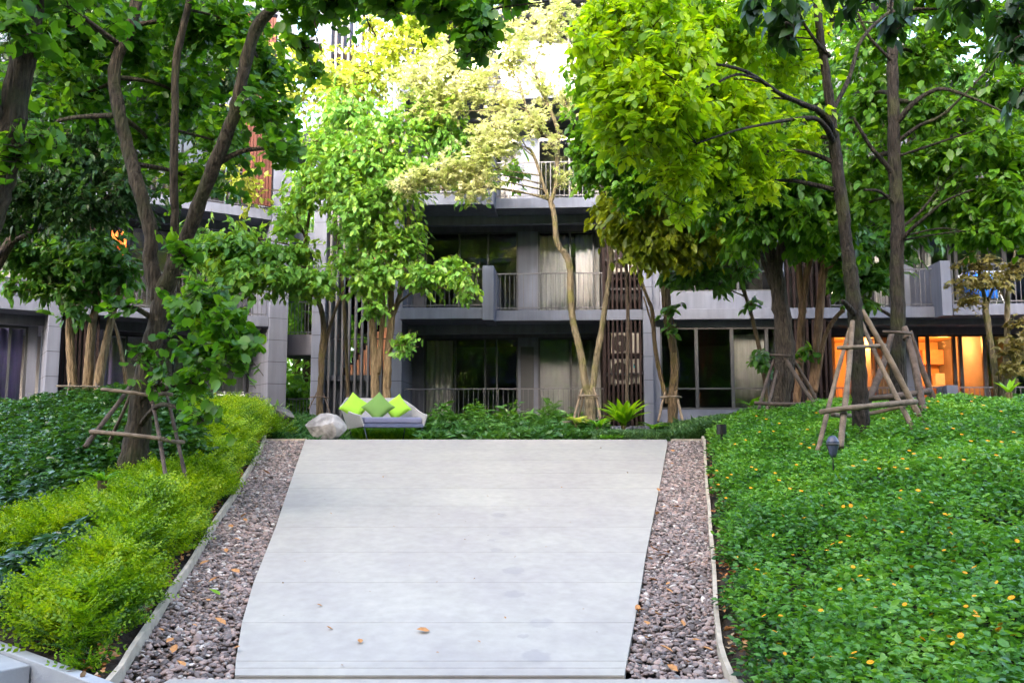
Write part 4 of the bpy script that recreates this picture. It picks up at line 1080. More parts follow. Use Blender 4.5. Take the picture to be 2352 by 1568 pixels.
def pillow(cpx, cpy, Y, side, roll, tilt, mat, label, yaw=0):
    n = 17; V = []; F = []
    c = at(cpx, cpy, Y)
    for s in (1, -1):
        for i in range(n):
            for j in range(n):
                u, v = i/(n-1)*2-1, j/(n-1)*2-1
                pin = 1 - 0.10*(1-u*u)*abs(v)**3; pin2 = 1 - 0.10*(1-v*v)*abs(u)**3
                h = .085 * ((1-u**4)*(1-v**4))**.55 + .004*math.sin(u*7+v*3+cpx)*(1-u*u)*(1-v*v)
                V.append((u*side/2*pin2, s*-h, v*side/2*pin))
    for s in range(2):
        o = s*n*n
        for i in range(n-1):
            for j in range(n-1):
                f = (o+i*n+j, o+(i+1)*n+j, o+(i+1)*n+j+1, o+i*n+j+1); F.append(f if s == 0 else f[::-1])
    m = MB(); m.add(V, F); o = m.build('pillow', M[mat], None, True)
    o.matrix_world = Matrix.Translation(c) @ Matrix.Rotation(R(yaw), 4, 'Z') @ Matrix.Rotation(R(tilt), 4, 'X') @ Matrix.Rotation(R(roll), 4, 'Y')
    return prop(o, label, 'pillow')
pillow(815, 934, 17.75, .47, 38, -22, 'lime', 'lime green pillow leaning in the left corner of the sofa', yaw=12)
pillow(911, 936, 17.95, .45, 52, -24, 'lime', 'lime green pillow at the right side of the sofa, behind the olive one')
pillow(868.5, 935, 17.55, .49, 45, -24, 'olive', 'olive green pillow in the middle of the sofa')
# lounge with a lime cushion among the left shrubs
b2 = at(505, 935, 18.5); b2.z = 1.6
lo = thing('garden_lounger', 'lime green lounger half hidden behind the left shrubs', 'lounger', b2)
P4 = [at(472,893,18.6)-b2, at(476,905,17.9)-b2, at(536,945,17.9)-b2, at(531,933,18.6)-b2]
m = MB(); m.add([tuple(p) for p in P4] + [(p.x, p.y, p.z - .12) for p in P4], [(0,1,2,3),(7,6,5,4),(0,4,5,1),(1,5,6,2),(2,6,7,3),(3,7,4,0)]); m.build('back_cushion', M['lime'], lo, bevel=.03)
P5 = [at(500,905,18.9)-b2, at(545,940,18.9)-b2]
m = MB()
for p, r_ in zip(P4, range(4)): m.tube([(Vector((p.x, p.y, p.z-.12)), .012), (Vector((p.x*1.05, p.y, -.1)), .012)], 6)
m.tube([(P4[0] + Vector((0,.03,-.07)), .02), (P4[3] + Vector((0,.03,-.07)), .02)], 6)
m.build('frame', M['sofaframe'], lo, True)

# ---------------- boulders
def boulder(px, py, Y, w_, h_, d_, mat, label, seed, sink=.1):
    rs = np.random.default_rng(seed); v, f, sub = ico()
    for _ in range(4): v, f = sub(v, f)
    V = np.array(v); planes = rs.normal(size=(16, 3)); planes /= np.linalg.norm(planes, axis=1, keepdims=True); dd = rs.uniform(.48, .9, 16)
    dot = V @ planes.T; sc = np.ones(len(V))
    for k in range(16):
        s = np.where(dot[:,k] > 1e-3, dd[k] / np.maximum(dot[:,k], 1e-3), 9); sc = np.minimum(sc, s)
    V = V * sc[:,None]
    for fr, am in ((5, .02), (11, .012), (23, .006)):
        V += am * np.sin(V[:,[1,2,0]] * fr + rs.uniform(0, 6, 3)) * np.cos(V[:,[2,0,1]] * fr * 1.3)
    V = V * np.array([w_/2, d_/2, h_/2]); p = at(px, py, Y)
    o = npmesh('boulder', V, [np.array(f)], M[mat], None, False)
    for pl in o.data.polygons: pl.use_smooth = True
    o.data.set_sharp_from_angle(angle=R(16))
    o.location = (p.x, p.y, p.z); return prop(o, label, 'boulder')
boulder(743, 985, 16.2, .84, .60, .65, 'rock', 'large pale angular boulder beside the sofa at the top of the ramp', 5)
boulder(645, 955, 17.0, .62, .46, .5, 'rock_dk', 'rounded dark grey boulder behind the low plants left of the sofa', 8)
boulder(612, 987, 16.0, .30, .28, .3, 'rock_dk', 'small dark grey boulder beside the golden shrubs', 11)
boulder(592, 1002, 15.9, .24, .14, .25, 'rock', 'small pale boulder at the end of the left kerb', 14)

# ---------------- lamps in the planting

def uplight(px, py, Y, r, h, label, lit=True):
    b = at(px, py, Y); t = thing('garden_uplight', label, 'garden lamp', (b.x, b.y, b.z - h))
    m = MB(); n = 24; V = []; 
    for (rr, zz) in ((r, 0), (r, h), (r*.9, h), (r*.9, h-.015)): V += [(math.cos(2*math.pi*k/n)*rr, math.sin(2*math.pi*k/n)*rr, zz) for k in range(n)]
    F = [(j*n+k, j*n+(k+1)%n, (j+1)*n+(k+1)%n, (j+1)*n+k) for j in range(3) for k in range(n)] + [tuple(range(n))[::-1]]
    m.add(V, F); m.build('housing', M['black'], t)
    m = MB(); m.prism([(math.cos(2*math.pi*k/n)*r*.89, math.sin(2*math.pi*k/n)*r*.89) for k in range(n)], h-.03, h-.016); m.build('lens', M['warmlamp'] if lit else M['black'], t)
    m = MB(); m.tube([(Vector((0,0,-.35)), .02), (Vector((0,0,.01)), .02)], 8); m.build('stake', M['black'], t)
    return t
uplight(1657, 974, 13.2, .072, .15, 'short black cylinder lamp glowing at the top in the daisy bed corner')
# bright uplight hidden behind the reddish trunks
u2 = uplight(1829, 902, 17.2, .07, .12, 'glowing lamp at the foot of the reddish trunks on the right')
sl2 = bpy.data.lights.new('uplight_lamp', 'SPOT'); sl2.energy = 30; sl2.color = (1, .5, .15); sl2.spot_size = R(34); sl2.shadow_soft_size = .05
so = bpy.data.objects.new('uplight_lamp', sl2); C.objects.link(so); so.parent = u2; so.location = (0, 0, .14); so.rotation_euler = (R(180), 0, 0)
b = at(1913, 1030, 9.3); sp3 = thing('garden_spotlight', 'slate blue hooded spotlight standing in the daisies in front of the stakes', 'garden lamp', b)
m = MB(); n = 20
prof = [(0.0, -.10, 0), (.035, -.10, 0), (.05, -.05, 0), (.072, .02, 0), (.078, .045, 0)]
V = []
for (r_, z_, _) in prof[1:]: V += [(math.cos(2*math.pi*k/n)*r_, math.sin(2*math.pi*k/n)*r_*.9, z_) for k in range(n)]
F = [(j*n+k, j*n+(k+1)%n, (j+1)*n+(k+1)%n, (j+1)*n+k) for j in range(3) for k in range(n)] + [tuple(range(n))[::-1]]
m.add(V, F); m.build('housing', M['lampblue'], sp3, True)
m = MB(); V = []
for (r_, z_) in ((.084, .04), (.084, .065), (.078, .065), (.078, .04)): V += [(math.cos(2*math.pi*k/n)*r_, math.sin(2*math.pi*k/n)*r_*.9, z_) for k in range(n)]
m.add(V, [(j*n+k, j*n+(k+1)%n, ((j+1)%4)*n+(k+1)%n, ((j+1)%4)*n+k) for j in range(4) for k in range(n)]); m.build('rim', M['frame'], sp3, True)
m = MB(); V = []; nn = 15; rows = 6
for j in range(rows):
    for k in range(nn):
        a = R(-205 + 230*k/(nn-1)); t = j/(rows-1); rr = .076*math.cos(t*1.1)**.6; zz = .066 + .085*t*(.45+.55*math.sin(math.pi*k/(nn-1)))
        V += [(math.cos(a)*rr*(-1), math.sin(a)*rr*.9 + .02*t, zz)]
m.add(V, [(j*nn+k, j*nn+k+1, (j+1)*nn+k+1, (j+1)*nn+k) for j in range(rows-1) for k in range(nn-1)]); hd = m.build('hood', M['lampblue'], sp3, True)
so_ = hd.modifiers.new('solid', 'SOLIDIFY'); so_.thickness = .006
m = MB(); m.tube([(Vector((-.082, 0, .05)), .006), (Vector((-.05, -.01, -.04)), .006), (Vector((-.01, -.01, -.12)), .008), (Vector((0, 0, -.3)), .012)], 8); m.build('bracket', M['black'], sp3); sp3.scale = (.82, .82, .9)

# ---------------- tree stakes: poles and cross bars tied round the trunks
def stakes(label, poles, bars, mat, name='tree_stake_frame', cat='tree stakes', barmat=None):
    base = at(*poles[0][3:6])
    t = thing(name, label, cat, base)
    for (x0, y0, d0, x1, y1, d1, wd) in poles:
        p, r_ = at(x0, y0, d0), at(x1, y1, d1); k = wd*.39*d1/FP; mid = (p+r_)/2 + Vector((random.uniform(-1,1), random.uniform(-1,1), 0))*k*.5
        e = r_ + (r_ - p).normalized() * .25
        m = MB(); sp = spline([(p, k*.85), (mid, k*1.0), (r_, k*1.05), (e, k*1.05)], 6); m.tube([(v, rr*random.uniform(.93,1.07)) for v, rr in sp], 9, .05); m.build('pole', M[mat], t, True, off=base)
    for path in bars:
        pts = [(at(x, y, d), wd*.40*d/FP) for (x, y, d, wd) in path]; m = MB()
        sp = spline(pts, 6); m.tube([(v, rr*random.uniform(.92,1.08)) for v, rr in sp], 9, .05); m.build('crossbar', M[barmat or mat], t, True, off=base)
    # twine lashings where bars meet poles
    m = MB(); ok = False
    for (x0, y0, d0, x1, y1, d1, wd) in poles:
        p, r_ = at(x0, y0, d0), at(x1, y1, d1)
        for path in bars:
            for (x, y, d, w2) in path:
                c = at(x, y, d); tt = max(0, min(1, (c-p).dot(r_-p)/(r_-p).length_squared)); qq = p.lerp(r_, tt)
                if (qq - c).length < .12:
                    dr = (r_-p).normalized()
                    for k in (-.012, 0, .012):
                        m.tube([(qq + dr*(k-.005), wd*.47*d1/FP), (qq + dr*(k+.005), wd*.47*d1/FP)], 9); ok = True
    if ok: m.build('lashing', M['rope'], t, True, off=base)
    return t
stakes('brown pole tripod tied around the big heart leaved tree on the left',
    [(318,860,11,221,991,10.3,14), (344,895,10.8,385,1124,9.6,12), (377,880,11.1,424,1085,10.4,11), (300,905,11.3,262,991,11.6,10)],
    [[(234,894,10.7,11),(300,901,10.6,11),(352,910,10.6,12)], [(345,912,10.55,11),(372,904,10.7,11),(396,906,10.8,11)],
     [(208,991,10.25,14),(290,998,10.1,14),(378,1008,10.0,13)], [(366,1006,9.95,12),(395,1013,10.1,12),(421,1015,10.4,12)]], 'stake_dk', barmat='stake')
stakes('tall pale pole frame around the leaning wet trunk in the daisy bed',
    [(1953,750,11.6,1887,1000,10.7,14), (1958,738,11.4,1934,990,10.4,18), (1979,712,11.5,2103,940,11.3,18), (1976,735,11.9,2083,957,10.9,15)],
    [[(1924,799,11.2,12),(1960,797,11.1,12),(2033,793,11.5,11)], [(1885,946,10.7,16),(1940,938,10.45,16),(2010,931,10.6,17),(2104,922,11.0,17)],
     [(1912,952,11.0,13),(1950,954,11.8,13),(2010,947,12.2,12),(2080,931,12.0,11)]], 'stake', barmat='stake')
stakes('dark thick pole frame around the straight dark trunk behind the pale one',
    [(2048,765,12.8,1998,912,12.3,20), (2078,752,12.8,2115,915,12.2,22), (2090,760,13.2,2140,905,13.2,16)],
    [[(2028,762,12.6,10),(2060,763,12.5,10),(2092,766,12.6,10)], [(1992,915,12.2,16),(2060,909,12.1,18),(2135,898,12.4,19)]], 'stake_dk')
stakes('dark pole tripod around the thick ridged trunk right of the wide window',
    [(1778,825,15.6,1740,950,14.8,10), (1784,850,15.2,1760,945,14.6,9), (1800,815,15.2,1872,930,14.7,12), (1824,830,15.5,1878,925,15.4,11)],
    [[(1768,815,15.1,7),(1815,817,15.1,7)], [(1733,925,14.8,11),(1800,928,14.6,11),(1878,927,14.9,11)]], 'stake_dk')
stakes('short pole tripod around the V shaped mossy tree',
    [(1337,893,18.9,1317,968,18.4,8), (1341,905,18.7,1327,965,18.9,7), (1364,890,18.9,1380,962,18.5,8)],
    [[(1328,909,18.7,5),(1355,908,18.6,5),(1375,909,18.7,5)], [(1290,969,18.4,5),(1340,967,18.3,5),(1378,964,18.4,5)]], 'stake', barmat='stake_grey')
stakes('short pole tripod around the twin trunk tree in front of the ground floor pillar',
    [(1528,900,19.8,1516,950,19.3,7), (1553,898,19.8,1566,958,19.2,8)],
    [[(1517,912,19.6,5),(1545,910,19.5,6),(1565,912,19.7,5)]], 'stake', barmat='stake_grey')
stakes('low dark tripod around the slim tree left of the stair slats',
    [(728,900,20.4,716,925,20.0,4), (742,900,20.4,754,936,20.0,4)], [[(712,912,20.2,4),(735,911,20.1,4),(758,914,20.3,4)]], 'stake_dk')
stakes('low grey support bars around the three slender trunks on the left',
    [(160,880,17.2,155,905,17.0,6), (220,880,17.2,226,905,17.0,6)], [[(130,886,17.1,5),(190,887,17.0,6),(242,889,17.2,5)]], 'stake_grey')

# ================================================================== TREES
OV = T_oval(.21, .25, .2); OVW = T_oval(.27, .2, .15); HE = T_heart(); ST = T_star(); DI = T_diam(.22)
# big heart-leaved tree, left (several limbs)
tree('heart_leaf_tree', 'large heart leaved tree with three dark limbs inside the tripod on the left', 'tree',
  [[(308,1055,11,66),(322,950,11,50),(335,850,11,42),(362,740,11,44),(378,655,11,46)],
   [(366,690,11,40),(345,600,11,34),(347,540,11,32),(318,430,11,32),(296,350,11.1,30),(275,265,11.1,29),(263,160,11.2,28),(300,60,11.2,27),(318,-20,11.3,26),(330,-120,11.4,22)],
   [(386,640,11,22),(402,527,10.9,20),(399,403,10.8,19),(402,250,10.8,18),(405,140,10.8,18),(436,0,10.7,16),(460,-120,10.6,13)],
   [(378,665,11,42),(425,549,10.8,34),(483,403,10.6,32),(535,270,10.4,30),(552,200,10.3,29),(586,73,10.2,28),(640,5,10,26),(690,-60,9.8,22),(850,-110,9.4,16),(980,-60,9,11),(1040,8,8.8,9),(1070,35,8.7,6)],
   [(1035,0,8.8,6),(1060,75,8.7,4),(1066,118,8.7,2)],
   [(640,5,10,20),(655,-80,10.2,18)],
   [(700,-60,9.7,9),(725,5,9.5,6),(722,60,9.4,4),(728,92,9.3,2)],
   [(1070,35,8.7,6),(1150,18,8.6,5),(1260,4,8.6,3)],
   [(375,700,10.8,9),(430,705,10.0,6),(500,770,9.2,4),(545,830,9,2)]],
  [(130,60,11.5,130,90,1.0,90),(300,90,12.0,110,90,1.0,90),(180,220,12.3,120,80,1.0,80),(440,60,11.5,90,80,.9,80),(420,220,12.1,90,70,.7,70),(520,330,11.8,60,60,.6,45),
   (540,60,11.6,70,60,.7,55),(600,150,11.2,60,60,.6,50),(610,260,10.8,60,45,.5,36),(640,340,10.4,34,30,.4,16),(340,330,12.7,70,70,.7,50),(450,420,12.5,70,60,.6,40),
   (100,330,12.5,80,50,.8,30),(410,585,10.2,20,30,.2,5),(425,600,10.2,20,20,.2,3),
   (460,700,9.6,60,40,.4,24),(520,750,9.2,48,38,.35,22),(545,810,9.0,42,40,.3,22),(480,820,9.4,60,40,.3,16),(420,735,9.9,30,34,.3,7),(335,820,10.3,30,36,.3,6),(275,700,10.6,30,22,.3,5),(440,880,9.8,50,24,.3,7),(360,885,10,24,14,.2,3),(460,960,9.4,50,20,.3,5),
   (760,0,9.0,80,26,.5,34),(680,20,9.3,40,30,.4,18),(900,-10,8.8,90,26,.5,34),(1010,20,8.6,60,36,.4,26),(1100,60,8.6,45,40,.4,20),(1090,105,8.5,34,20,.3,10),(1180,-10,8.7,80,20,.4,18),
   (690,110,9.4,24,26,.2,7),(720,160,9.4,20,20,.2,4),
   (300,-150,12.0,220,110,1.6,110),(0,-80,9.5,160,110,1.2,60),(600,-150,9.8,180,80,1.4,70)],  # unseen crown clumps above the view, added to block light
  HE, .108, M['bark_bau'], M['lf_bau'], per=8, tw=.42, droop=.45, dens=1.5)
# dry pods hanging from the limb at the top
for i, (px, py, L_) in enumerate([(725,40,44),(736,100,30),(845,30,48),(858,60,34),(970,85,36),(1063,70,24),(1105,15,30),(1176,20,40)]):
    m = MB(); p = at(px, py, 9.0); s = 9.0/FP
    m.tube(spline([(p, .002), (p - Vector((.01,0,L_*.3*s)), .008), (p - Vector((-.02,0,L_*.7*s)), .009), (p - Vector((.0,0,L_*s)), .002)], 4), 6)
    o = m.build('seed_pod', M['pod'], None, True); prop(o, 'dark dry seed pod dangling from the branches along the top edge', 'seed pod', 'seed pods hanging at the top')
# leaning tree at the far left edge
tree('leaning_tree', 'thick dark tree leaning out of view at the far left edge', 'tree',
  [[(-60,760,8,75),(-45,560,8,72),(-5,430,8,64),(20,330,8,62),(40,200,8,60),(62,100,8,58),(72,0,8,56),(85,-120,8,50)],
   [(0,330,8,40),(-10,260,7.9,36),(-80,120,7.6,30)]],
  [(40,60,7.6,60,60,.5,16),(120,-60,8,160,90,1.0,60),(-60,200,8,60,120,.8,24),(100,330,8,30,40,.3,6),(30,360,7.9,26,40,.3,8),(-40,-200,8,220,120,1.5,60)],  # clumps above the view are added to darken the left side
  HE, .125, M['bark_bau'], M['lf_bau'], per=6, tw=.4, droop=.45)
# dense dark trees filling the left background
tree('dense_tree', 'dense dark leaved tree filling the upper left behind the heart leaved tree', 'tree',
  [[(-110,930,15,40),(-60,720,15.2,34),(20,560,15.6,24),(110,430,15.8,18),(230,300,15.8,12)],[(-20,620,15.5,20),(0,440,15,16),(-30,300,15,14)],[(20,560,15.6,12),(120,510,15.3,10),(220,470,14.8,10),(290,420,14.6,8)]],
  [(60,300,15,110,100,1.4,300),(180,380,15,100,80,1.2,260),(250,280,15.3,90,80,1.2,220),(60,440,14.6,90,70,1.0,200),(200,480,14.8,90,50,1.0,140),(300,430,15,60,60,.8,100),(80,120,15,140,110,1.4,260),(260,130,15.4,130,110,1.4,240),(440,150,15.8,100,110,1.2,160),(480,300,16,60,70,1,90),(540,190,16,70,60,.8,90),(150,-80,15,260,100,2,200),(20,520,14.8,50,30,.5,40),(60,-330,17,260,120,2,120),(420,-260,18.5,240,120,2,130),(250,60,18.5,160,110,1.5,130),(430,240,18.8,70,90,1,70),(80,250,18.8,120,90,1.2,90),(420,400,18.8,50,50,.7,40)],  # clumps above the view are added to shade the left block
  OV, .14, M['bark_dk'], M['lf_dark'], per=9, tw=.4, droop=.4)
# three slender trunks with glossy leaves, left
tree('glossy_leaf_tree', 'group of three slender brown trunks with glossy leaves before the left block', 'tree',
  [[(168,905,17.5,22),(164,830,17.5,20),(160,740,17.5,18),(170,640,17.5,14),(180,540,17.5,10)],
   [(200,905,17.4,22),(205,820,17.4,20),(213,740,17.4,18),(228,670,17.4,15),(232,600,17.4,10)],
   [(222,905,17.3,22),(232,840,17.3,20),(250,760,17.3,17),(268,680,17.3,13),(285,590,17.3,8)],
   [(292,890,17.6,10),(284,840,17.6,9),(268,760,17.6,7),(240,690,17.6,6)]],
  [(60,590,17,80,40,.8,130),(20,560,16.6,50,40,.6,60),(150,600,17.2,80,50,.8,150),(230,600,17.2,70,60,.8,130),(100,660,17,60,30,.5,60),(180,670,17,50,34,.5,50),(280,620,17.1,40,46,.6,50),(160,540,17.4,100,36,.8,90),(50,510,17.2,70,30,.7,50),(160,710,16.6,30,24,.3,14),(30,660,16.6,26,24,.3,10)],
  OVW, .17, M['bark_lt'], M['lf_glossy'], per=8, tw=.4, droop=.5)
# slim dark tree left of the stairs
tree('slim_tree', 'slim dark tree with curved trunk left of the stair slats', 'tree',
  [[(735,950,20.3,17),(734,920,20.3,15),(738,860,20.3,14),(739,813,20.3,14),(743,760,20.3,13),(739,715,20.3,12),(722,670,20.3,11),(712,640,20.3,10),(702,590,20.3,9),(706,520,20.3,7),(730,400,20.2,5)],
   [(740,830,20.3,10),(752,770,20.4,9),(768,720,20.5,7),(785,675,20.6,5)],
   [(708,560,20.3,6),(680,480,20.2,5),(705,415,20.1,4),(740,380,20,3)],[(706,430,20,5),(740,402,20,4),(776,412,20,3)]],
  [(480,590,19.6,55,40,.7,90),(540,560,19.6,60,34,.7,90),(560,630,19.4,60,34,.6,90),(640,640,19.5,60,32,.6,90),(690,650,19.4,50,28,.5,60),(740,650,19.4,40,28,.5,45),(610,590,19.7,60,28,.6,70),(520,660,19.4,40,30,.5,40),(680,580,19.8,40,26,.5,36),(660,520,20,44,30,.5,40),(700,470,20,44,30,.5,30),(450,540,19.8,40,30,.5,30)],
  OVW, .17, M['bark_mid'], M['lf_comp'], per=8, tw=.42, droop=.55)
# multi-trunk tree behind the sofa
tree('courtyard_tree', 'bushy green tree with several brown trunks rising behind the sofa', 'tree',
  [[(862,930,20,20),(861,860,20,19),(857,780,20,17),(853,714,20,16),(845,650,20,13),(836,600,20,10),(828,500,20,8)],
   [(887,930,20,20),(890,850,20,18),(895,780,20,17),(899,731,20,16),(897,660,20,14),(893,580,20,12),(880,450,20,9),(860,330,20,7)],
   [(899,731,20,13),(915,690,20,12),(927,640,20,11),(934,560,20,10),(942,480,20,9),(960,400,20,7)],
   [(868,860,20,13),(875,780,20,12),(880,700,20,11),(872,600,20,9),(868,480,20,7)]],
  [(760,430,19.6,70,70,.9,150),(840,370,19.6,80,80,1,200),(900,440,19.6,70,80,.9,180),(740,330,19.8,60,60,.8,120),(820,520,19.5,60,60,.8,130),(880,550,19.5,60,50,.7,110),(850,640,19.4,50,50,.6,90),(900,620,19.4,50,40,.6,70),(970,640,19.2,60,34,.6,70),(1030,630,19,56,34,.5,60),(1070,665,18.9,34,30,.4,26),(945,560,19.4,40,50,.5,50),(860,710,19.3,34,26,.4,26),(930,790,19.2,26,24,.3,20),(800,600,19.5,50,40,.6,60),(700,420,19.8,50,40,.6,50),(790,260,19.8,90,60,.9,160),(900,300,19.6,70,60,.8,120),(1000,300,19.7,60,50,.8,90),(1040,340,20,70,50,.9,90),(1080,430,19.8,50,34,.6,40),(1180,400,19.8,40,30,.5,24),(1010,230,20.2,90,60,.8,80),(770,380,19.5,60,60,.8,110),(850,470,19.3,90,70,.8,190),(900,380,19.3,90,60,.8,150)],
  OVW, .15, M['bark_lt'], M['lf_comp'], per=8, tw=.42, droop=.6, dens=1.1)
tree('yellow_green_tree', 'yellow green tree against the white slats at the upper centre', 'tree',
  [[(800,930,21.2,9),(790,700,21.2,8),(770,500,21.2,8),(760,380,21.2,7),(790,250,21.2,6),(820,160,21.2,4)]],
  [(700,150,21,60,50,.7,110),(760,190,21,80,50,.8,160),(850,170,21,80,50,.8,160),(900,120,21,60,50,.7,90),(660,220,21,40,50,.6,60),(930,60,21,70,50,.7,90),(640,160,21,40,60,.6,50),(980,110,21,50,40,.6,60),(560,430,20.6,50,50,.6,50),(500,300,20.6,40,60,.6,30),(540,160,20.8,50,40,.6,30),(1030,30,21,80,40,.7,70),(850,60,21.2,50,30,.5,26)],
  OVW, .15, M['bark_mid'], M['lf_yel'], per=8, tw=.4, droop=.4, dens=.9)
# cream yellow V tree
tree('cream_leaf_tree', 'V shaped mossy tree with creamy yellow leaves in front of the balconies', 'tree',
  [[(1355,985,19,28),(1355,930,19,25),(1356,905,19,24)],
   [(1352,915,19,18),(1344,880,19,17),(1337,830,19,17),(1326,780,19,16),(1316,735,19,16),(1311,680,19,16),(1309,616,19,16),(1299,585,19,15),(1287,571,19,13),(1277,545,19,13),(1273,494,19,13),(1264,461,19,13)],
   [(1266,470,19,9),(1250,430,19,8),(1238,390,19,7),(1222,350,19,7),(1210,340,19,6)],
   [(1264,465,19,12),(1276,430,19,10),(1280,370,19,10),(1279,293,19,9),(1240,200,19,7),(1225,150,19,5)],
   [(1278,330,19,8),(1240,300,19,7),(1212,256,19,6),(1190,180,19,5)],
   [(1358,915,19,17),(1364,870,19,15),(1369,830,19,15),(1378,780,19,14),(1386,731,19,13),(1396,660,19,12),(1405,599,19,13),(1403,570,19,14),(1412,545,19,11),(1425,517,19,10),(1436,460,19,9),(1440,380,19,7)]],
  [(930,425,18.4,30,18,.4,50),(980,408,18.4,44,24,.5,95),(1040,395,18.4,50,26,.5,110),(1100,375,18.4,50,34,.5,120),(1130,330,18.5,50,34,.5,120),(1090,430,18.4,50,26,.4,80),(1170,300,18.6,44,34,.5,90),(1110,310,18.6,34,26,.4,50),
   (960,180,19.4,60,44,.6,120),(1030,150,19.4,70,44,.7,150),(1020,215,19.3,80,34,.6,150),(1100,200,19.2,60,44,.6,120),(1160,240,19,50,34,.5,80),(1180,140,19.2,60,40,.6,80),(1260,60,19,60,50,.6,80),(1180,70,19.4,70,40,.7,90),(1100,110,19.5,60,40,.6,80),(1250,200,18.9,40,50,.5,44),(1300,230,18.9,40,40,.5,40),(1230,280,18.8,44,30,.5,44),(1300,410,18.6,24,22,.3,22),(1330,150,19.2,50,50,.6,40),(1270,330,18.8,30,24,.3,14),(1000,260,19.3,70,20,.5,60),(1290,20,19.2,80,30,.7,60)],
  ST, .105, M['bark_moss'], M['lf_cream'], per=8, tw=.36, droop=.15, flat=.3, shell=.2, dens=1.0)
# twin trunk tree in front of the ground floor pillar
tree('olive_leaf_tree', 'twin trunk tree with hanging olive leaves in front of the ground floor pillar', 'tree',
  [[(1545,965,20,24),(1546,900,20,20),(1551,850,20,20),(1547,800,20,18),(1537,755,20,18),(1530,700,20,18),(1527,640,20,18),(1524,570,20,15),(1515,470,20,10)],
   [(1535,925,20,12),(1524,890,20,10),(1512,840,20,10),(1503,780,20,9),(1498,715,20,9),(1482,670,20,8),(1466,616,20,8),(1460,540,20,7)],
   [(1501,760,20.1,5),(1490,720,20.1,4),(1478,680,20.1,4)]],
  [(1430,520,18,40,50,.5,90),(1480,560,17.8,50,50,.6,120),(1540,540,17.6,60,60,.7,140),(1600,500,17.6,70,60,.8,150),(1660,530,17.8,50,50,.6,90),(1500,480,17.8,70,50,.8,130),(1580,580,17.8,50,34,.5,60),(1700,480,17.6,60,50,.7,90),(1450,470,18.2,50,40,.6,80),(1400,480,18.6,40,40,.5,50)],
  OVW, .19, M['bark_mid'], M['lf_olive'], per=8, tw=.4, droop=.95)
tree('blue_green_tree', 'mid green small leaved tree showing left of the lime foliage', 'tree',
  [[(1440,930,18.3,9),(1442,700,18.3,8),(1430,500,18.3,9),(1420,400,18,8)]],
  [(1360,200,16.5,50,60,.7,110),(1380,300,16.5,60,50,.7,130),(1400,390,16.5,60,50,.7,130),(1350,400,16.6,34,40,.4,50),(1450,440,16.4,50,40,.6,80),(1340,330,16.6,30,34,.4,40),(1480,390,16.4,60,50,.7,100),(1520,320,16.4,90,70,1.0,160),(1620,400,16.4,90,60,1.0,150)],
  OVW, .15, M['bark_dk'], M['lf_green'], per=8, tw=.4, droop=.5)
tree('small_window_tree', 'thin tree with fresh green leaf clusters before the first floor window', 'tree',
  [[(1762,930,19.2,9),(1755,863,19.2,9),(1744,800,19.2,9),(1730,740,19.2,9),(1716,690,19.2,9),(1698,640,19.2,8),(1678,600,19.2,8),(1660,560,19,6)]],
  [(1600,580,18.8,50,30,.5,60),(1580,630,18.8,34,24,.4,26),(1640,620,18.8,40,24,.4,36),(1660,660,18.8,34,14,.4,12),(1700,620,18.8,34,26,.4,20),(1725,700,18.9,20,10,.2,4),(1750,830,18.9,30,22,.3,26),(1700,560,18.8,50,40,.5,50)],
  OVW, .18, M['bark_mid'], M['lf_glossy'], per=7, tw=.3, droop=.5)
tree('climbing_plant', 'fresh green climber clinging to the twin trunk tree by the pillar', 'climber',
  [[(1552,950,19.6,3),(1556,860,19.6,3),(1550,760,19.7,3),(1540,700,19.6,3),(1538,620,19.6,3)]],
  [(1530,640,19.3,26,16,.25,10),(1590,650,19.2,34,24,.3,16),(1535,715,19.3,22,14,.2,7),(1545,750,19.3,18,12,.2,6)], OVW, .17, M['bark_mid'], M['lf_glossy'], per=7, tw=.25, droop=.5, flare=False)
# thick ridged trunk
tree('ridged_trunk_tree', 'thick ridged dark trunk forking high, right of the wide window', 'tree',
  [[(1788,975,15.5,66),(1790,920,15.5,56),(1800,850,15.5,54),(1803,790,15.5,50),(1795,720,15.5,46),(1785,650,15.5,42),(1775,600,15.5,38)],
   [(1778,620,15.5,32),(1765,560,15.5,28),(1757,480,15.5,24),(1748,400,15.5,22),(1752,330,15.5,18),(1755,250,15.5,12)],
   [(1783,620,15.5,28),(1797,550,15.4,24),(1800,450,15.4,22),(1806,350,15.3,20),(1812,280,15.2,14)],
   [(1762,540,15.5,12),(1728,440,15.4,10),(1700,330,15.2,8)],[(1750,420,15.5,14),(1735,400,15.4,12),(1690,425,15.2,8),(1640,400,15,5)],
   [(1790,700,15.7,18),(1768,640,15.8,16),(1754,600,15.9,14),(1740,560,16,10)]],
  [(1640,460,15,70,50,.8,110),(1720,540,15,60,40,.7,80),(1780,480,14.8,70,50,.8,90),(1850,520,14.8,70,40,.8,90),(1820,420,14.6,80,50,.9,110),(1900,450,14.6,70,50,.8,100),(1700,380,14.8,80,60,.9,120),(1930,540,14.8,50,34,.6,50),(1740,260,15,100,80,1.1,140),(1860,560,14.9,60,30,.6,50)],
  OVW, .17, M['bark_dk'], M['lf_green'], per=8, tw=.42, droop=.75, ws=.85)
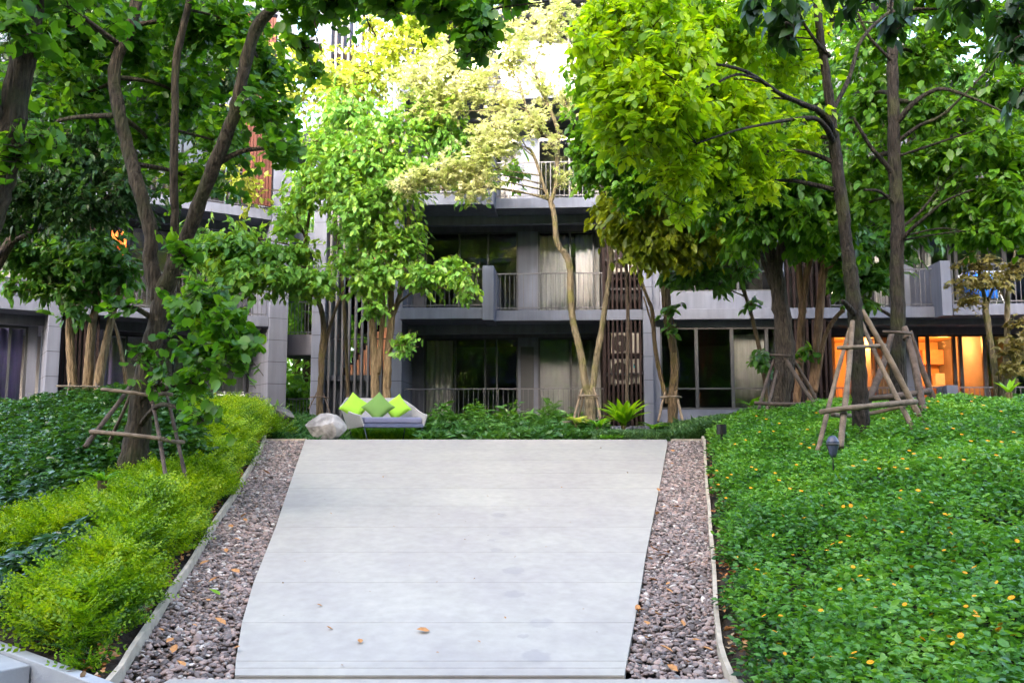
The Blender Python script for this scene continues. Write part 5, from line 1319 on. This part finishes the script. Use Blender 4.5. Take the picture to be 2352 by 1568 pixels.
# reddish uplit trunks
tree('uplit_tree', 'cluster of reddish trunks lit orange by a lamp at their foot', 'tree',
  [[(1828,955,17,18),(1834,880,17,18),(1838,800,17,18),(1842,720,17,17),(1850,650,17,16),(1862,570,17,15),(1866,500,17,12)],
   [(1846,720,17,14),(1836,640,17,13),(1834,570,17,12),(1830,500,17,9)],
   [(1858,955,16.8,20),(1868,880,16.8,19),(1876,800,16.8,18),(1884,700,16.8,18),(1892,620,16.8,18),(1902,560,16.8,16),(1905,500,16.8,12)],
   [(1872,900,16.6,13),(1880,850,16.6,12),(1893,780,16.5,11),(1915,735,16.4,10),(1938,712,16.3,9)]],
  [(1840,520,16.6,80,40,.8,90),(1900,500,16.6,60,40,.7,70),(1880,560,16.5,40,24,.4,26),(1850,810,16.6,14,14,.2,6),(1950,600,16.5,50,30,.5,34)],
  OVW, .18, M['bark_red'], M['lf_green'], per=8, tw=.38, droop=.6)
# leaning wet trunk with lime foliage
tree('lime_leaf_tree', 'leaning dark trunk inside the pale pole frame carrying the bright lime foliage', 'tree',
  [[(1978,1000,11.5,50),(1976,930,11.5,48),(1972,850,11.5,44),(1968,780,11.5,40),(1962,700,11.5,44),(1952,620,11.5,42),(1945,560,11.5,36),(1936,480,11.5,36),(1925,400,11.5,34),(1917,330,11.5,32),(1910,270,11.5,28),(1900,190,11.5,26),(1888,110,11.5,24),(1878,40,11.5,20),(1868,-40,11.5,18)],
   [(1917,320,11.5,24),(1905,285,11.3,22),(1880,255,11.1,19),(1850,242,10.9,17),(1790,215,10.6,14),(1740,180,10.3,12),(1700,160,10,10),(1640,148,9.8,8),(1590,152,9.6,5)],
   [(1915,330,11.5,18),(1898,295,11.2,17),(1870,272,11,14),(1810,276,10.7,11),(1760,285,10.4,9),(1690,300,10.1,7),(1600,330,9.9,5)],
   [(1740,182,10.2,9),(1690,172,10,8),(1620,200,9.8,6),(1560,188,9.6,4),(1500,150,9.4,3)],
   [(1915,250,11.5,14),(1950,180,11.7,13),(1980,90,11.9,11),(2050,20,12.1,9),(2120,-40,12.2,7)],
   [(1905,130,11.5,13),(1870,90,11.3,10),(1830,30,11.1,8)],
   [(1898,160,11.5,16),(1885,60,11.6,14),(1880,-30,11.7,12)],
   [(1962,720,11.4,20),(1945,700,11.3,16),(1934,690,11.2,9)]],
  [(1400,60,10.6,80,50,.9,120),(1480,90,10.4,80,60,.9,130),(1400,160,10.4,70,40,.7,90),(1450,220,10.2,90,50,.8,140),(1560,150,10.2,90,60,.9,140),(1540,260,10.1,90,50,.8,130),(1480,320,10.2,70,40,.7,90),(1420,290,10.4,60,40,.6,60),(1620,220,11.1,80,60,.9,130),(1640,330,11.0,90,50,.8,110),(1600,60,11.3,90,60,1,140),(1700,90,11.5,90,70,1,150),(1760,30,11.9,90,60,1,110),(1560,400,10.4,70,40,.6,80),(1650,420,11.1,60,30,.5,50),(1500,10,10.6,100,50,1,100),(1740,350,11.5,70,50,.8,80),(1800,150,12.3,80,70,1,100),(1830,330,12.1,60,60,.7,50),(1700,250,11.3,70,50,.8,80),(1570,480,10.5,34,22,.3,16),(1750,420,11.5,50,40,.6,30),(1360,110,10.6,40,50,.5,44),(1860,60,12.9,60,70,.9,60)],
  OVW, .138, M['bark_wet'], M['lf_lime'], per=9, tw=.38, droop=.35, segs=16, dens=1.15, ws=.78)
# straight dark trunk, right
tree('straight_dark_tree', 'straight dark trunk behind the pale pole frame with broad green crown', 'tree',
  [[(2066,950,13,50),(2064,880,13,42),(2063,800,13,38),(2062,700,13,36),(2060,600,13,36),(2062,500,13,34),(2056,400,13,33),(2053,300,13,32),(2051,200,13,31),(2049,120,13,28),(2047,40,13,22),(2046,-60,13,18)],
   [(2062,560,13,12),(2090,530,12.8,11),(2130,495,12.6,9),(2175,460,12.4,7),(2235,435,12.2,4)],
   [(2062,530,13,10),(2110,490,13,8),(2150,440,13,5)],
   [(2055,290,13,16),(2090,245,12.8,14),(2130,215,12.7,12),(2170,205,12.6,10),(2240,228,12.4,7),(2310,260,12.2,4)],
   [(2056,330,13,13),(2110,290,12.8,10),(2170,260,12.6,8),(2260,170,12.4,5)],
   [(2050,400,13,15),(2028,370,12.9,13),(1998,335,12.8,11),(1960,270,12.7,7)],
   [(2058,470,13,9),(2020,440,12.8,8),(1985,436,12.7,6)],[(2060,150,13,10),(2000,90,12.8,8),(1970,30,12.7,6)],
   [(2060,360,13,8),(2150,330,12.4,6),(2240,300,12,4)]],
  [(2000,250,14.0,70,70,.8,110),(2000,380,14.0,60,60,.7,90),(2120,140,13.8,90,60,1,130),(2130,260,13.8,90,60,.9,130),(2150,370,13.7,90,60,.9,140),(2250,340,13.5,80,70,.9,130),(2300,220,13.5,70,60,.9,100),(2180,460,13.5,80,50,.8,110),(2280,460,13.3,80,50,.8,120),(2340,380,13.3,50,70,.7,80),(2240,540,13.3,60,30,.6,60),(2320,540,13.1,50,30,.6,60),(2000,110,14.1,80,70,1,120),(2180,60,13.8,70,36,.9,60),(2320,110,13.7,50,60,.8,50),(2080,480,14.1,50,40,.6,50),(2280,30,13.5,110,50,1,90),(1980,470,14.1,50,34,.5,40),(2100,10,13.9,100,40,1,90),(2100,-100,14.1,300,80,1.6,160),(2420,300,13.5,60,160,1,80)],  # wide clump above the view is added for its shade
  OVW, .16, M['bark_wet'], M['lf_green'], per=8, tw=.42, droop=.5, segs=16, ws=.86, dens=1.0)
# dark overhanging leaves, very near, along the top right
tree('overhanging_tree', 'near dark leaved branches hanging in at the top right corner', 'tree',
  [[(2700,1400,7,90),(2680,600,7,80),(2600,100,7,60),(2450,-120,7,36),(2200,-160,7,20),(1950,-130,7,14),(1800,-100,7,9)],
   [(1950,-130,7,8),(1830,-20,7,5),(1810,40,7,3)],[(2350,-140,7,8),(2340,0,7,5),(2335,50,7,3)],[(2200,-150,7,6),(2060,-30,7,4),(2050,60,7,2)]],
  [(1730,10,7,26,18,.2,8),(1800,30,7,34,26,.25,14),(1810,75,7,20,22,.2,7),(1990,-10,7,50,18,.3,12),(2060,50,7,26,26,.2,9),(2330,40,7,40,40,.3,16),(2340,110,7,24,34,.2,8),(2220,-10,7,60,18,.3,14),(2340,230,7,20,30,.2,5),(1900,-30,7,60,20,.3,12)],
  OVW, .16, M['bark_dk'], M['lf_dark'], per=7, tw=.25, droop=.9, dens=.9)
# fill of further foliage on the right, between the trunks and the block
tree('background_tree', 'mid green tree between the straight trunk and the right balconies', 'tree',
  [[(2072,950,18.5,20),(2068,700,18.5,18),(2066,520,18.5,14),(2060,380,18.5,10)],[(2068,600,18.5,9),(2030,640,18.3,7),(1990,670,18.2,5)],[(2068,560,18.5,8),(2160,480,18.4,6)]],
  [(1960,560,18,60,50,.8,110),(2000,640,18,50,30,.5,70),(2060,560,18,50,50,.7,80),(1930,640,18,26,40,.4,50),(1980,700,18,34,18,.4,26),(2120,520,18,60,40,.7,80),(2010,460,18.2,90,60,.9,130),(2150,420,18.2,90,60,.9,120),(2280,480,18.2,80,60,.9,110),(1900,380,18.2,80,70,.9,110),(1880,250,18.2,90,80,.9,130),(2080,250,18.4,100,90,1,140),(2200,170,18.4,60,40,.6,50),(2000,120,18.4,90,80,1,110),(1800,160,18.4,90,80,1,110),(1700,200,18.4,90,90,1,120),(2300,300,18.4,70,70,.8,90),(1800,-250,17.5,280,130,2,150),(2250,-220,17.5,260,130,2,140),(1750,60,18.5,120,100,1.2,100),(2350,60,18.5,120,110,1.2,80)],  # clumps above the view are added to shade the right facade
  OVW, .18, M['bark_dk'], M['lf_glossy'], per=8, tw=.42, droop=.5)
# slender pale trunks near the right edge
tree('brown_leaf_tree', 'pair of slender pale trunks with brownish leaves near the right edge', 'tree',
  [[(2293,925,18.8,17),(2288,880,18.8,15),(2282,830,18.8,15),(2272,770,18.8,13),(2263,715,18.8,12),(2262,690,18.8,10),(2250,620,18.8,7),(2240,560,18.8,5)],
   [(2278,800,18.8,9),(2272,740,18.8,8),(2268,700,18.8,7),(2290,640,18.8,5)],
   [(2304,925,18.7,19),(2308,860,18.7,17),(2312,810,18.7,14),(2314,740,18.7,12),(2314,680,18.7,11),(2320,630,18.7,8),(2335,560,18.7,5)]],
  [(2235,650,18.6,40,20,.4,40),(2290,650,18.6,34,18,.4,34),(2330,625,18.6,26,24,.3,26),(2220,690,18.6,24,16,.3,16),(2335,800,18.2,30,26,.3,36),(2325,850,18.2,26,20,.3,26),(2350,740,18.4,30,14,.3,12),(2250,610,18.7,44,26,.4,30),(2345,180,18.4,40,60,.5,40)],
  ST, .14, M['bark_moss'], M['lf_brown'], per=7, tw=.36, droop=.4, dens=.75)

# ================================================================== GROUND PLANTING
def wav(x, y, s=1.0):
    return (np.sin(x*2.1*s+1.3)*np.cos(y*1.7*s+.4) + .6*np.sin(x*4.3*s-y*3.1*s) + .4*np.sin(x*7.7*s+2)*np.sin(y*6.9*s))/2.0
def cover(name, label, pts, hfun, plants, tmpl, size, mat, leaves=6, spread=.07, up=.35, tilt=.5, kind='stuff', parent=None, hrange=(.55,1.0)):
    """pts (n,2) plant positions"""
    n = len(pts); x, y = pts[:,0], pts[:,1]; g0 = terr(x, y); H = hfun(x, y)
    Ps, Ds, Ns, Ss = [], [], [], []
    for k in range(leaves):
        z = g0 + H * rng.uniform(hrange[0], hrange[1], n) 
        a = k*2.4 + rng.uniform(0, 6.28, n)
        d = np.stack([np.cos(a), np.sin(a), np.full(n, up) + rng.normal(size=n)*.25], 1)
        p = np.stack([x, y, z], 1) + np.stack([np.cos(a), np.sin(a), np.zeros(n)], 1)*spread*rng.uniform(0, 1, n)[:,None]
        Ps.append(p); Ds.append(d); Ns.append(np.array([0,0,1.0]) + rng.normal(size=(n,3))*tilt); Ss.append(size*rng.uniform(.6,1.25,n))
    V, F = merge([place(tmpl, np.concatenate(Ps), np.concatenate(Ds), np.concatenate(Ns), np.concatenate(Ss))])
    o = npmesh(name, V, F, mat, parent)
    if label: prop(o, label, 'ground cover', None, kind)
    return o
def scatter(n, x0, x1, y0, y1, keep, ypow=1.0):
    out = []
    tot = 0
    while tot < n:
        x = rng.uniform(x0, x1, n); y = y0 + (y1-y0)*rng.uniform(0, 1, n)**ypow
        k = keep(x, y); out.append(np.stack([x[k], y[k]], 1)); tot += k.sum()
    return np.concatenate(out)[:n]
# right: creeping daisies
kR_ = lambda x, y: (x > kr(y) + .10 + .05*np.sin(y*5)) & (x < .62*y + .9)
pR = scatter(34000, 1.5, 12, 3.4, 19, kR_, 1.15)
pR = pR[~((pR[:,1] > YC + .1) & (pR[:,0] < 4.2 + .1*np.sin(pR[:,1])))]
hR = lambda x, y: .27 + .11*wav(x, y, 1.3) + .04*wav(x+3, y, 3.1) - .12*np.exp(-((x-kr(y)-.05)/.22)**2) - .22*np.exp(-(((x-3.85)/.35)**2 + ((y-6.75)/.32)**2))
cov = cover('daisy_ground_cover', 'green creeping daisy bed with yellow flowers covering the right slope', pR, hR, 0, T_oval(.27,.3,.3), .055, M['lf_cover'], 6, .045, .4, .65, hrange=(.35, 1.1))
# lower dark layer of stems and leaves so that no soil shows through
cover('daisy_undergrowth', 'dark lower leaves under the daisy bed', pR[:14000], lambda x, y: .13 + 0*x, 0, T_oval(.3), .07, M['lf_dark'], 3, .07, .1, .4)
# flowers: largest hundred are parts, the rest one part
def flower_mesh(pos, s):
    V = []; F = []
    n = 12
    for k in range(n):
        a = 2*math.pi*k/n; da = .24
        b = len(V)
        V += [(0,0,0), (math.cos(a-da)*s*.7, math.sin(a-da)*s*.7, s*.12), (math.cos(a)*s, math.sin(a)*s, s*.08), (math.cos(a+da)*s*.7, math.sin(a+da)*s*.7, s*.12)]
        F.append((b, b+1, b+2, b+3))
    b = len(V); V += [(math.cos(x)*s*.28, math.sin(x)*s*.28, s*.16) for x in np.linspace(0, 6.283, 9)[:-1]] + [(0, 0, s*.26)]
    F += [(b+i, b+(i+1)%8, b+8) for i in range(8)]
    return V, F
fpx = [(1688,1033),(1713,1024),(1727,1088),(1737,1094),(1680,1105),(1671,1112),(1668,1160),(1725,1138),(1650,1128),(1840,1034),(1870,1036),(1905,1047),(1830,1084),(1960,1088),(2020,1094),(2085,1095),(1790,1120),(1815,1140),(1905,1148),(1888,1180),(1845,1208),(1838,1224),(1777,1252),(1990,1215),(2010,1223),(2030,1243),(1955,1185),(1950,1255),(2070,1145),(2110,1148),(2120,1160),(2140,1172),(2190,1166),(2172,1206),(2180,1220),(2182,1235),(2186,1250),(2170,1296),(2185,1207),(2048,1337),(1995,1363),(1990,1313),(1925,1341),(1900,1280),(1848,1293),(1712,1430),(1794,1444),(1805,1462),(1780,1480),(1755,1438),(1740,1335),(1720,1325),(1850,1410),(1886,1424),(1930,1372),(2055,1372),(2095,1320),(2080,1428),(2145,1487),(2120,1495),(2070,1520),(2190,1502),(2208,1486),(2300,1470),(2325,1402),(2338,1270),(2325,1100),(2240,1100),(2350,1100),(2270,1030),(2290,1065),(2100,1060),(2160,1070),(2215,1075),(2210,1015),(2190,1000),(2130,1000),(2030,975),(2075,955),(2130,950),(2135,935),(2155,935),(2210,965),(2232,935),(2240,925),(2290,905),(2300,960),(2260,945),(2330,1010),(1760,975),(1790,985),(1745,1005),(1855,1000),(1738,967),(1875,960),(2330,1485),(2260,1540),(2000,1545),(1960,1545),(1870,1550),(1790,1500),(2240,1340)]
fpx += [(random.uniform(1640, 2350), random.uniform(1000, 1560)) for _ in range(55)]
def bed_hit(px, py):
    d = ray(px, py); t = 3.5
    while t < 22:
        p = Vector((0,0,EYE)) + d*(t/d.y)
        if p.z < float(terr(p.x, p.y)) + float(hR(p.x, p.y)) + .02: return p
        t += .04
    return None
proto = [flower_mesh((0,0,0), 1.0)]
pm = bpy.data.meshes.new('flower'); v, f = flower_mesh(0, .0205); pm.from_pydata(v, [], f); pm.materials.append(M['petal']); pm.update()
hits = [bed_hit(*p) for p in fpx]; hits = [h for h in hits if h is not None and h.x > float(kr(h.y)) + .1]
hits.sort(key=lambda h: h.y)
for i, h in enumerate(hits[:100]):
    o = bpy.data.objects.new('flower', pm); C.objects.link(o); o.parent = cov
    o.location = (h.x, h.y, h.z + random.uniform(.05, .10)); k = random.uniform(.65, 1.1); o.scale = (k, k, k)
    o.rotation_euler = (random.uniform(-.2, .9), random.uniform(-.5, .5), random.uniform(0, 6))

V, F = [], []
for h in hits[100:]:
    v, f = flower_mesh(0, .021); b = len(V); c, s_ = math.cos(h.x*9), .35
    V += [(h.x + q_[0], h.y + q_[1]*.9 - q_[2]*.3, h.z + .08 + q_[2] - q_[1]*-s_) for q_ in v]; F += [tuple(i_ + b for i_ in g_) for g_ in f]
if V:
    me = bpy.data.meshes.new('distant_flowers'); me.from_pydata(V, [], F); me.materials.append(M['petal']); o = link('distant_flowers', me, None, cov); o['kind'] = 'stuff'
# left: golden feathery shrubs along the kerb, dark umbrella-leaf shrubs above them
DP = at(30, 1260, 7.6)
def gold_zone(x, y):
    d = kl(y) - x
    wdt = np.interp(y, [5.5, 6.6, 8.0, 9.5, 11.5, 13, 16.5, 19], [3.5, 3.3, 3.0, 2.1, .62, .75, 1.0, .9])
    return (d > .14 + .07*np.sin(y*3.3)) & (d < wdt + .25*np.sin(y*2.1+x*1.7)) & (x > -.63*y - .9) & (np.hypot(x - DP.x, (y - DP.y)*.8) > .62)
def front_ok(x, y):
    a, b = WALL_A, WALL_B; return ((b.x-a.x)*(y-a.y) - (b.y-a.y)*(x-a.x)) > .07
def dark_zone(x, y):
    d = kl(y) - x
    return (d > .25) & ~gold_zone(x, y) & (x > -.66*y - 1.0) & front_ok(x, y)
pG = scatter(5200, -9, -2.3, 5.2, 17.2, lambda x, y: gold_zone(x, y) & front_ok(x, y), 1.0)
GC = scatter(95, -9, -2.3, 5.2, 17.2, lambda x, y: gold_zone(x, y) & front_ok(x, y), 1.0)
def shrubs(x, y, r=.36):
    d = np.full(np.shape(x), 9.0)
    for cx, cy in GC: d = np.minimum(d, np.hypot(np.asarray(x)-cx, np.asarray(y)-cy))
    return np.sqrt(np.clip(1 - (d/r)**2, 0, 1))
T2B = at(335, 1080, 10.5)
def low(x, y): return 1 - .8*np.exp(-(((x-T2B.x)/.95)**2 + ((y-T2B.y)/1.1)**2)**1.5)
hG = lambda x, y: low(x, y) * (.08 + (.42 + .04*(1 - sstep(8, 10, y)))*shrubs(x, y, .42) + .05*wav(x, y, 2.2)) * (1 - .6*np.exp(-((kl(y)-x-.12)/.18)**2)) + .12*sstep(13.5, 15.5, y)
SPR = T_sprig(5, .19)
cover('golden_shrubs', 'golden green feathery shrubs along the left kerb', pG, hG, 0, SPR, .19, M['lf_gold'], 8, .03, .55, .8, hrange=(.1, .85))
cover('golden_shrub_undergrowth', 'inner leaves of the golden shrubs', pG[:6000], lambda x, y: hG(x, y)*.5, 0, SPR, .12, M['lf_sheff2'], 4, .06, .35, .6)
pD = scatter(9500, -13, -2.4, 6.0, 20, dark_zone, 1.0)
near = pD[:,1] < 10.2
hD = lambda x, y: low(x, y) * (.46 + .16*wav(x, y, .9))
cover('umbrella_shrubs', 'dark glossy umbrella leaf shrubs on the near left slope', pD[near], hD, 0, T_oval(.24,.25,.3), .115, M['lf_sheff'], 9, .04, .15, .35)
cover('umbrella_shrubs', 'dark green leafy shrubs behind the tripod on the left mound', pD[~near], lambda x, y: hD(x, y)+.02, 0, T_oval(.24,.25,.3), .10, M['lf_sheff2'], 9, .05, .15, .4)
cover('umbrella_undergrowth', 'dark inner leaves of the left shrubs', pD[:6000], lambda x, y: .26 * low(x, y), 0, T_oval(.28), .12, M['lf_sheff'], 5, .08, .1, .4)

# level garden beyond the crest
def flat_scatter(n, px0, px1, Ya, Yb, ok=None):
    y = rng.uniform(Ya, Yb, n); px = rng.uniform(px0, px1, n); x = (px - CX)/FP*y*1.006; return np.stack([x, y], 1)
STR = T_strap(.045, .8, 4)
cover('border_plants', 'dark green fine plants around the boulders left of the sofa', flat_scatter(2600, 590, 800, 16.0, 20.5), lambda x, y: .14 + .5*np.maximum(y-17.2, 0)/3 + .05*wav(x,y,2), 0, STR, .22, M['lf_strap'], 9, .05, 1.0, .5, hrange=(.1,.8))
cover('border_plants', 'green fern like border plants below and behind the sofa', flat_scatter(1500, 780, 1010, 18.6, 20.4), lambda x, y: .24 + .05*wav(x,y,2), 0, T_sprig(7,.12), .26, M['lf_fern'], 8, .05, .9, .5, hrange=(.1,.8))
cover('border_plants', 'low ferns under the sofa seat', flat_scatter(260, 800, 980, 18.5, 19.2), lambda x, y: .13 + 0*x, 0, T_sprig(7,.14), .22, M['lf_nest'], 8, .05, .9, .5, hrange=(.1,.8))
cover('border_plants', 'leafy dark green border planting right of the sofa', flat_scatter(2300, 970, 1385, 16.6, 20.2), lambda x, y: .20 + .32*(y-16.6)/3 + .14*wav(x,y,2.2), 0, T_oval(.17,.25,.5), .17, M['lf_strap'], 10, .06, .8, .5, hrange=(.1,1.0))
cover('border_plants', 'tall leafy shoots in front of the terrace railing', flat_scatter(240, 990, 1330, 19.6, 20.6), lambda x, y: .72 + .4*wav(x*1.7,y,2.0), 0, T_oval(.18,.25,.5), .19, M['lf_glossy'], 14, .07, .6, .5, hrange=(.1,1.0))
cover('narrow_leaf_hedge', 'fine narrow leaved grey green hedge at the right end of the crest', flat_scatter(7000, 1365, 1655, 15.8, 18.2), lambda x, y: .26 + .05*(y-15.8)/2 + .03*wav(x,y,3), 0, T_diam(.12), .085, M['lf_hedge'], 12, .04, .9, .6, hrange=(.05,1.0))
cover('border_plants', 'dark ground plants at the foot of the central block right half', flat_scatter(3000, 1500, 1900, 18.2, 22), lambda x, y: .3 + .1*wav(x,y,2), 0, T_oval(.2,.25,.4), .15, M['lf_dark'], 8, .06, .6, .5, hrange=(.1,1.0))
cover('border_plants', 'yellow green patch of young plants beside the narrow leaf hedge', flat_scatter(300, 1378, 1425, 15.75, 16.2), lambda x, y: .22 + 0*x, 0, T_oval(.25,.25,.4), .07, M['lf_fern'], 10, .04, .6, .5, hrange=(.1,1.0))

# single plants
def rosette(px, py, Y, n, L_, w_, mat, label, name='bird_nest_fern', cat='fern', lift=(.5, 1.5), curl=.55, z=None):
    p = at(px, py, Y) if z is None else Vector((at(px, py, Y).x, Y, z))
    a = np.arange(n)*2.4 + rng.uniform(0, .5, n)
    up = rng.uniform(lift[0], lift[1], n); D = np.stack([np.cos(a), np.sin(a), up], 1)
    V = []; F = []; segs = 8
    for i in range(n):
        d = Vector(D[i]).normalized(); side = Vector((-math.sin(a[i]), math.cos(a[i]), 0)); L = L_*rng.uniform(.75, 1.1); b = len(V)
        pos = Vector((0, 0, 0)); dr = d.copy()
        for s in range(segs + 1):
            t = s/segs; ww = w_*math.sin(math.pi*min(1, .12 + .88*t)**.8)*(1 + .12*math.sin(s*2.6+i)) + .004; up_ = dr.cross(side)
            V += [tuple(pos - side*ww + up_*ww*.25*(1 if up_.z > 0 else -1)), tuple(pos), tuple(pos + side*ww + up_*ww*.25*(1 if up_.z > 0 else -1))]
            if s:
                for k in range(2): F.append((b+3*(s-1)+k, b+3*(s-1)+k+1, b+3*s+k+1, b+3*s+k))
            pos = pos + dr*(L/segs); dr = (dr + Vector((math.cos(a[i]), math.sin(a[i]), -1))*curl/segs).normalized()
    m = MB(); m.add(V, F); t_ = thing(name, label, cat, p); m.build('fronds', M[mat], t_, True)
    m = MB(); m.tube([(Vector((0,0,-.35)), .04), (Vector((0,0,.03)), .05)], 8); m.build('stem', M['bark_mid'], t_, True)
    return t_
rosette(1432, 978, 17.9, 34, .70, .085, 'lf_nest', 'bright lime bird nest fern with broad upright fronds right of the V tree', lift=(.7, 2.6), curl=.5)
rosette(1375, 985, 17.7, 12, .5, .055, 'lf_fern', 'green strap leaved plant beside the lime nest fern', lift=(.5, 1.6), curl=.9)
rosette(1500, 985, 18.1, 12, .45, .05, 'lf_fern', 'green strap leaved plant right of the lime nest fern', lift=(.4, 1.2), curl=.9)
rosette(1325, 975, 18.2, 14, .34, .07, 'lf_varieg', 'cream and green variegated plant at the foot of the V tree', name='variegated_plant', cat='plant', lift=(.6, 2.0), curl=.9)
rosette(622, 965, 18.9, 5, .5, .06, 'lf_mint', 'pale mint leaves rising behind the dark boulder', name='broad_leaf_plant', cat='plant', lift=(1.2, 3.0), curl=.25)
rosette(636, 960, 19.2, 4, .5, .05, 'lf_mint', 'pale broad leaves leaning right above the dark boulder', name='broad_leaf_plant', cat='plant', lift=(1.0, 2.0), curl=.25)
rosette(575, 1030, 13.8, 16, .30, .014, 'lf_fern', 'fresh green grassy tuft spilling over the top of the left kerb', name='grass_tuft', cat='plant', lift=(.6, 1.6), curl=1.3)
rosette(235, 1110, 9.2, 10, .36, .02, 'lf_fern', 'small palm like seedling among the left shrubs', name='palm_seedling', cat='plant', lift=(.8, 1.6), curl=1.2)
rosette(1725, 935, 17.5, 9, .5, .035, 'lf_fern', 'small fern standing beside the foot of the thick ridged trunk', lift=(.6, 1.4), curl=.7)
rosette(1690, 965, 15.4, 10, .3, .03, 'lf_fern', 'low light green fern at the corner of the daisy bed', lift=(.6, 1.6), curl=.9)
rosette(2318, 905, 13.0, 7, .3, .03, 'lf_nest', 'bright lime upright leaves at the top of the daisy bed near the right edge', name='broad_leaf_plant', cat='plant', lift=(1.2, 2.6), curl=.4)

# ---------------- fallen leaves
def leafobj(p, s, nrm_z, mat='dryleaf'):
    v, fs = T_oval(.3, .35, -.15); a = random.uniform(0, 6.28)
    m = MB(); m.add([(x*s, (y-.5)*s, z*s) for x, y, z in v], [tuple(int(i) for i in f) for F_ in fs for f in F_]); return m
lm = []
for k in range(4):
    m = leafobj(None, .075 + .012*k, 0); me = bpy.data.meshes.new('fallen_leaf'); me.from_pydata(m.v, [], m.f); me.materials.append(M['dryleaf']); lm.append(me)
def fallen(px, py, label, group=None, k=0, sc=1.0, lift=.012, p=None):
    p = atr(px, py) if p is None else p; o = bpy.data.objects.new('fallen_leaf', lm[k % 4]); C.objects.link(o)
    o.location = (p.x, p.y, p.z + lift); o.rotation_euler = (R(10) + random.uniform(-.25, .25), random.uniform(-.3, .3), random.uniform(0, 6.28)); o.scale = (sc, sc, sc)
    prop(o, label, 'fallen leaf', group)
fallen(972, 1452, 'largest tan fallen leaf on the ramp, left of its centre near the bottom', k=3, sc=.95)
fallen(757, 1446, 'small tan curled leaf alone on the lower left of the ramp', k=1, sc=.7)
fallen(734, 1393, 'small orange brown leaf on the left part of the ramp', k=0, sc=.7)
fallen(827, 1476, 'thin brown leaf near the bottom joint of the ramp', k=2, sc=.7)
fallen(787, 1531, 'tiny dark brown leaf on the last ramp slab', k=0, sc=.5)
fallen(1380, 1030, 'tiny red petal leaf near the top right of the ramp', k=0, sc=.5)
fallen(1441, 1087, 'tiny brown leaf near the upper right edge of the ramp', k=1, sc=.45)
for (px, py) in [(563,1200),(543,1245),(519,1271),(547,1277),(500,1170),(470,1300),(586,1105),(612,1090),(530,1215),(455,1345),(445,1368),(478,1386),(515,1408),(447,1445),(505,1437),(390,1480),(370,1455),(415,1535),(360,1520),(543,1497),(488,1340),(560,1190),(590,1170),(620,1060),(540,1320),(400,1500)]:
    fallen(px, py, 'dry brown leaf lying on the pebbles left of the ramp', 'dry leaves on the left gravel', random.randrange(4), random.uniform(.6, 1.15), .03)
for (px, py) in [(1545,1040),(1543,1070),(1512,1130),(1524,1170),(1510,1185),(1530,1275),(1520,1283),(1545,1310),(1502,1268),(1535,1348),(1537,1365),(1500,1340),(1493,1290),(1465,1405),(1470,1410),(1512,1420),(1485,1440),(1555,1400),(1600,1480),(1530,1500),(1545,1545),(1580,1530),(1625,1500),(1590,1300),(1556,1170),(1490,1475),(1568,1440)]:
    fallen(px, py, 'dry brown leaf lying on the pebbles right of the ramp', 'dry leaves on the right gravel', random.randrange(4), random.uniform(.6, 1.15), .03)
for (px, py) in [(1008,1182),(1068,1240),(1120,1140),(905,1210),(1254,1257),(1090,1330),(1003,1338),(940,1300),(1183,1280),(880,1096),(1290,1120),(1310,1200),(1215,1170),(760,1180),(700,1290),(650,1340),(1340,1400),(1100,1475),(1160,1420),(1005,1500),(850,1360)]:
    fallen(px, py, 'tiny dark speck of leaf on the middle of the pale ramp', 'tiny leaf crumbs on the ramp', random.randrange(4), random.uniform(.16, .3), .008)
# brown litter between the kerbs and the beds
def litter(label, fx, n, y0, y1):
    y = rng.uniform(y0, y1, n); x = fx(y, rng.uniform(0, 1, n)); P = np.stack([x, y, terr(x, y) + .02 + rng.uniform(0, .03, n)], 1)
    V, F = merge([place(T_oval(.3,.4,-.2), P, unit(n)*np.array([1,1,.3]), np.array([0,0,1.0]) + rng.normal(size=(n,3))*.4, rng.uniform(.03,.075,n))])
    prop(npmesh('leaf_litter', V, F, M['dryleaf'], None), label, 'leaf litter', None, 'stuff')
litter('brown leaf litter between the left kerb and the golden shrubs', lambda y, t: kl(y) - .05 - .34*t, 1500, 5.8, 15)
litter('brown leaf litter between the right kerb and the daisies', lambda y, t: kr(y) + .05 + .2*t, 700, 5.0, 15)
m = leafobj(None, .13, 0); o = m.build('fallen_leaf', M['lf_nest']); p = atr(492, 1371); o.location = (p.x, p.y, p.z + .035); o.rotation_euler = (.2, .1, 1.2); prop(o, 'fresh yellow green leaf lying on the left pebbles', 'fallen leaf')
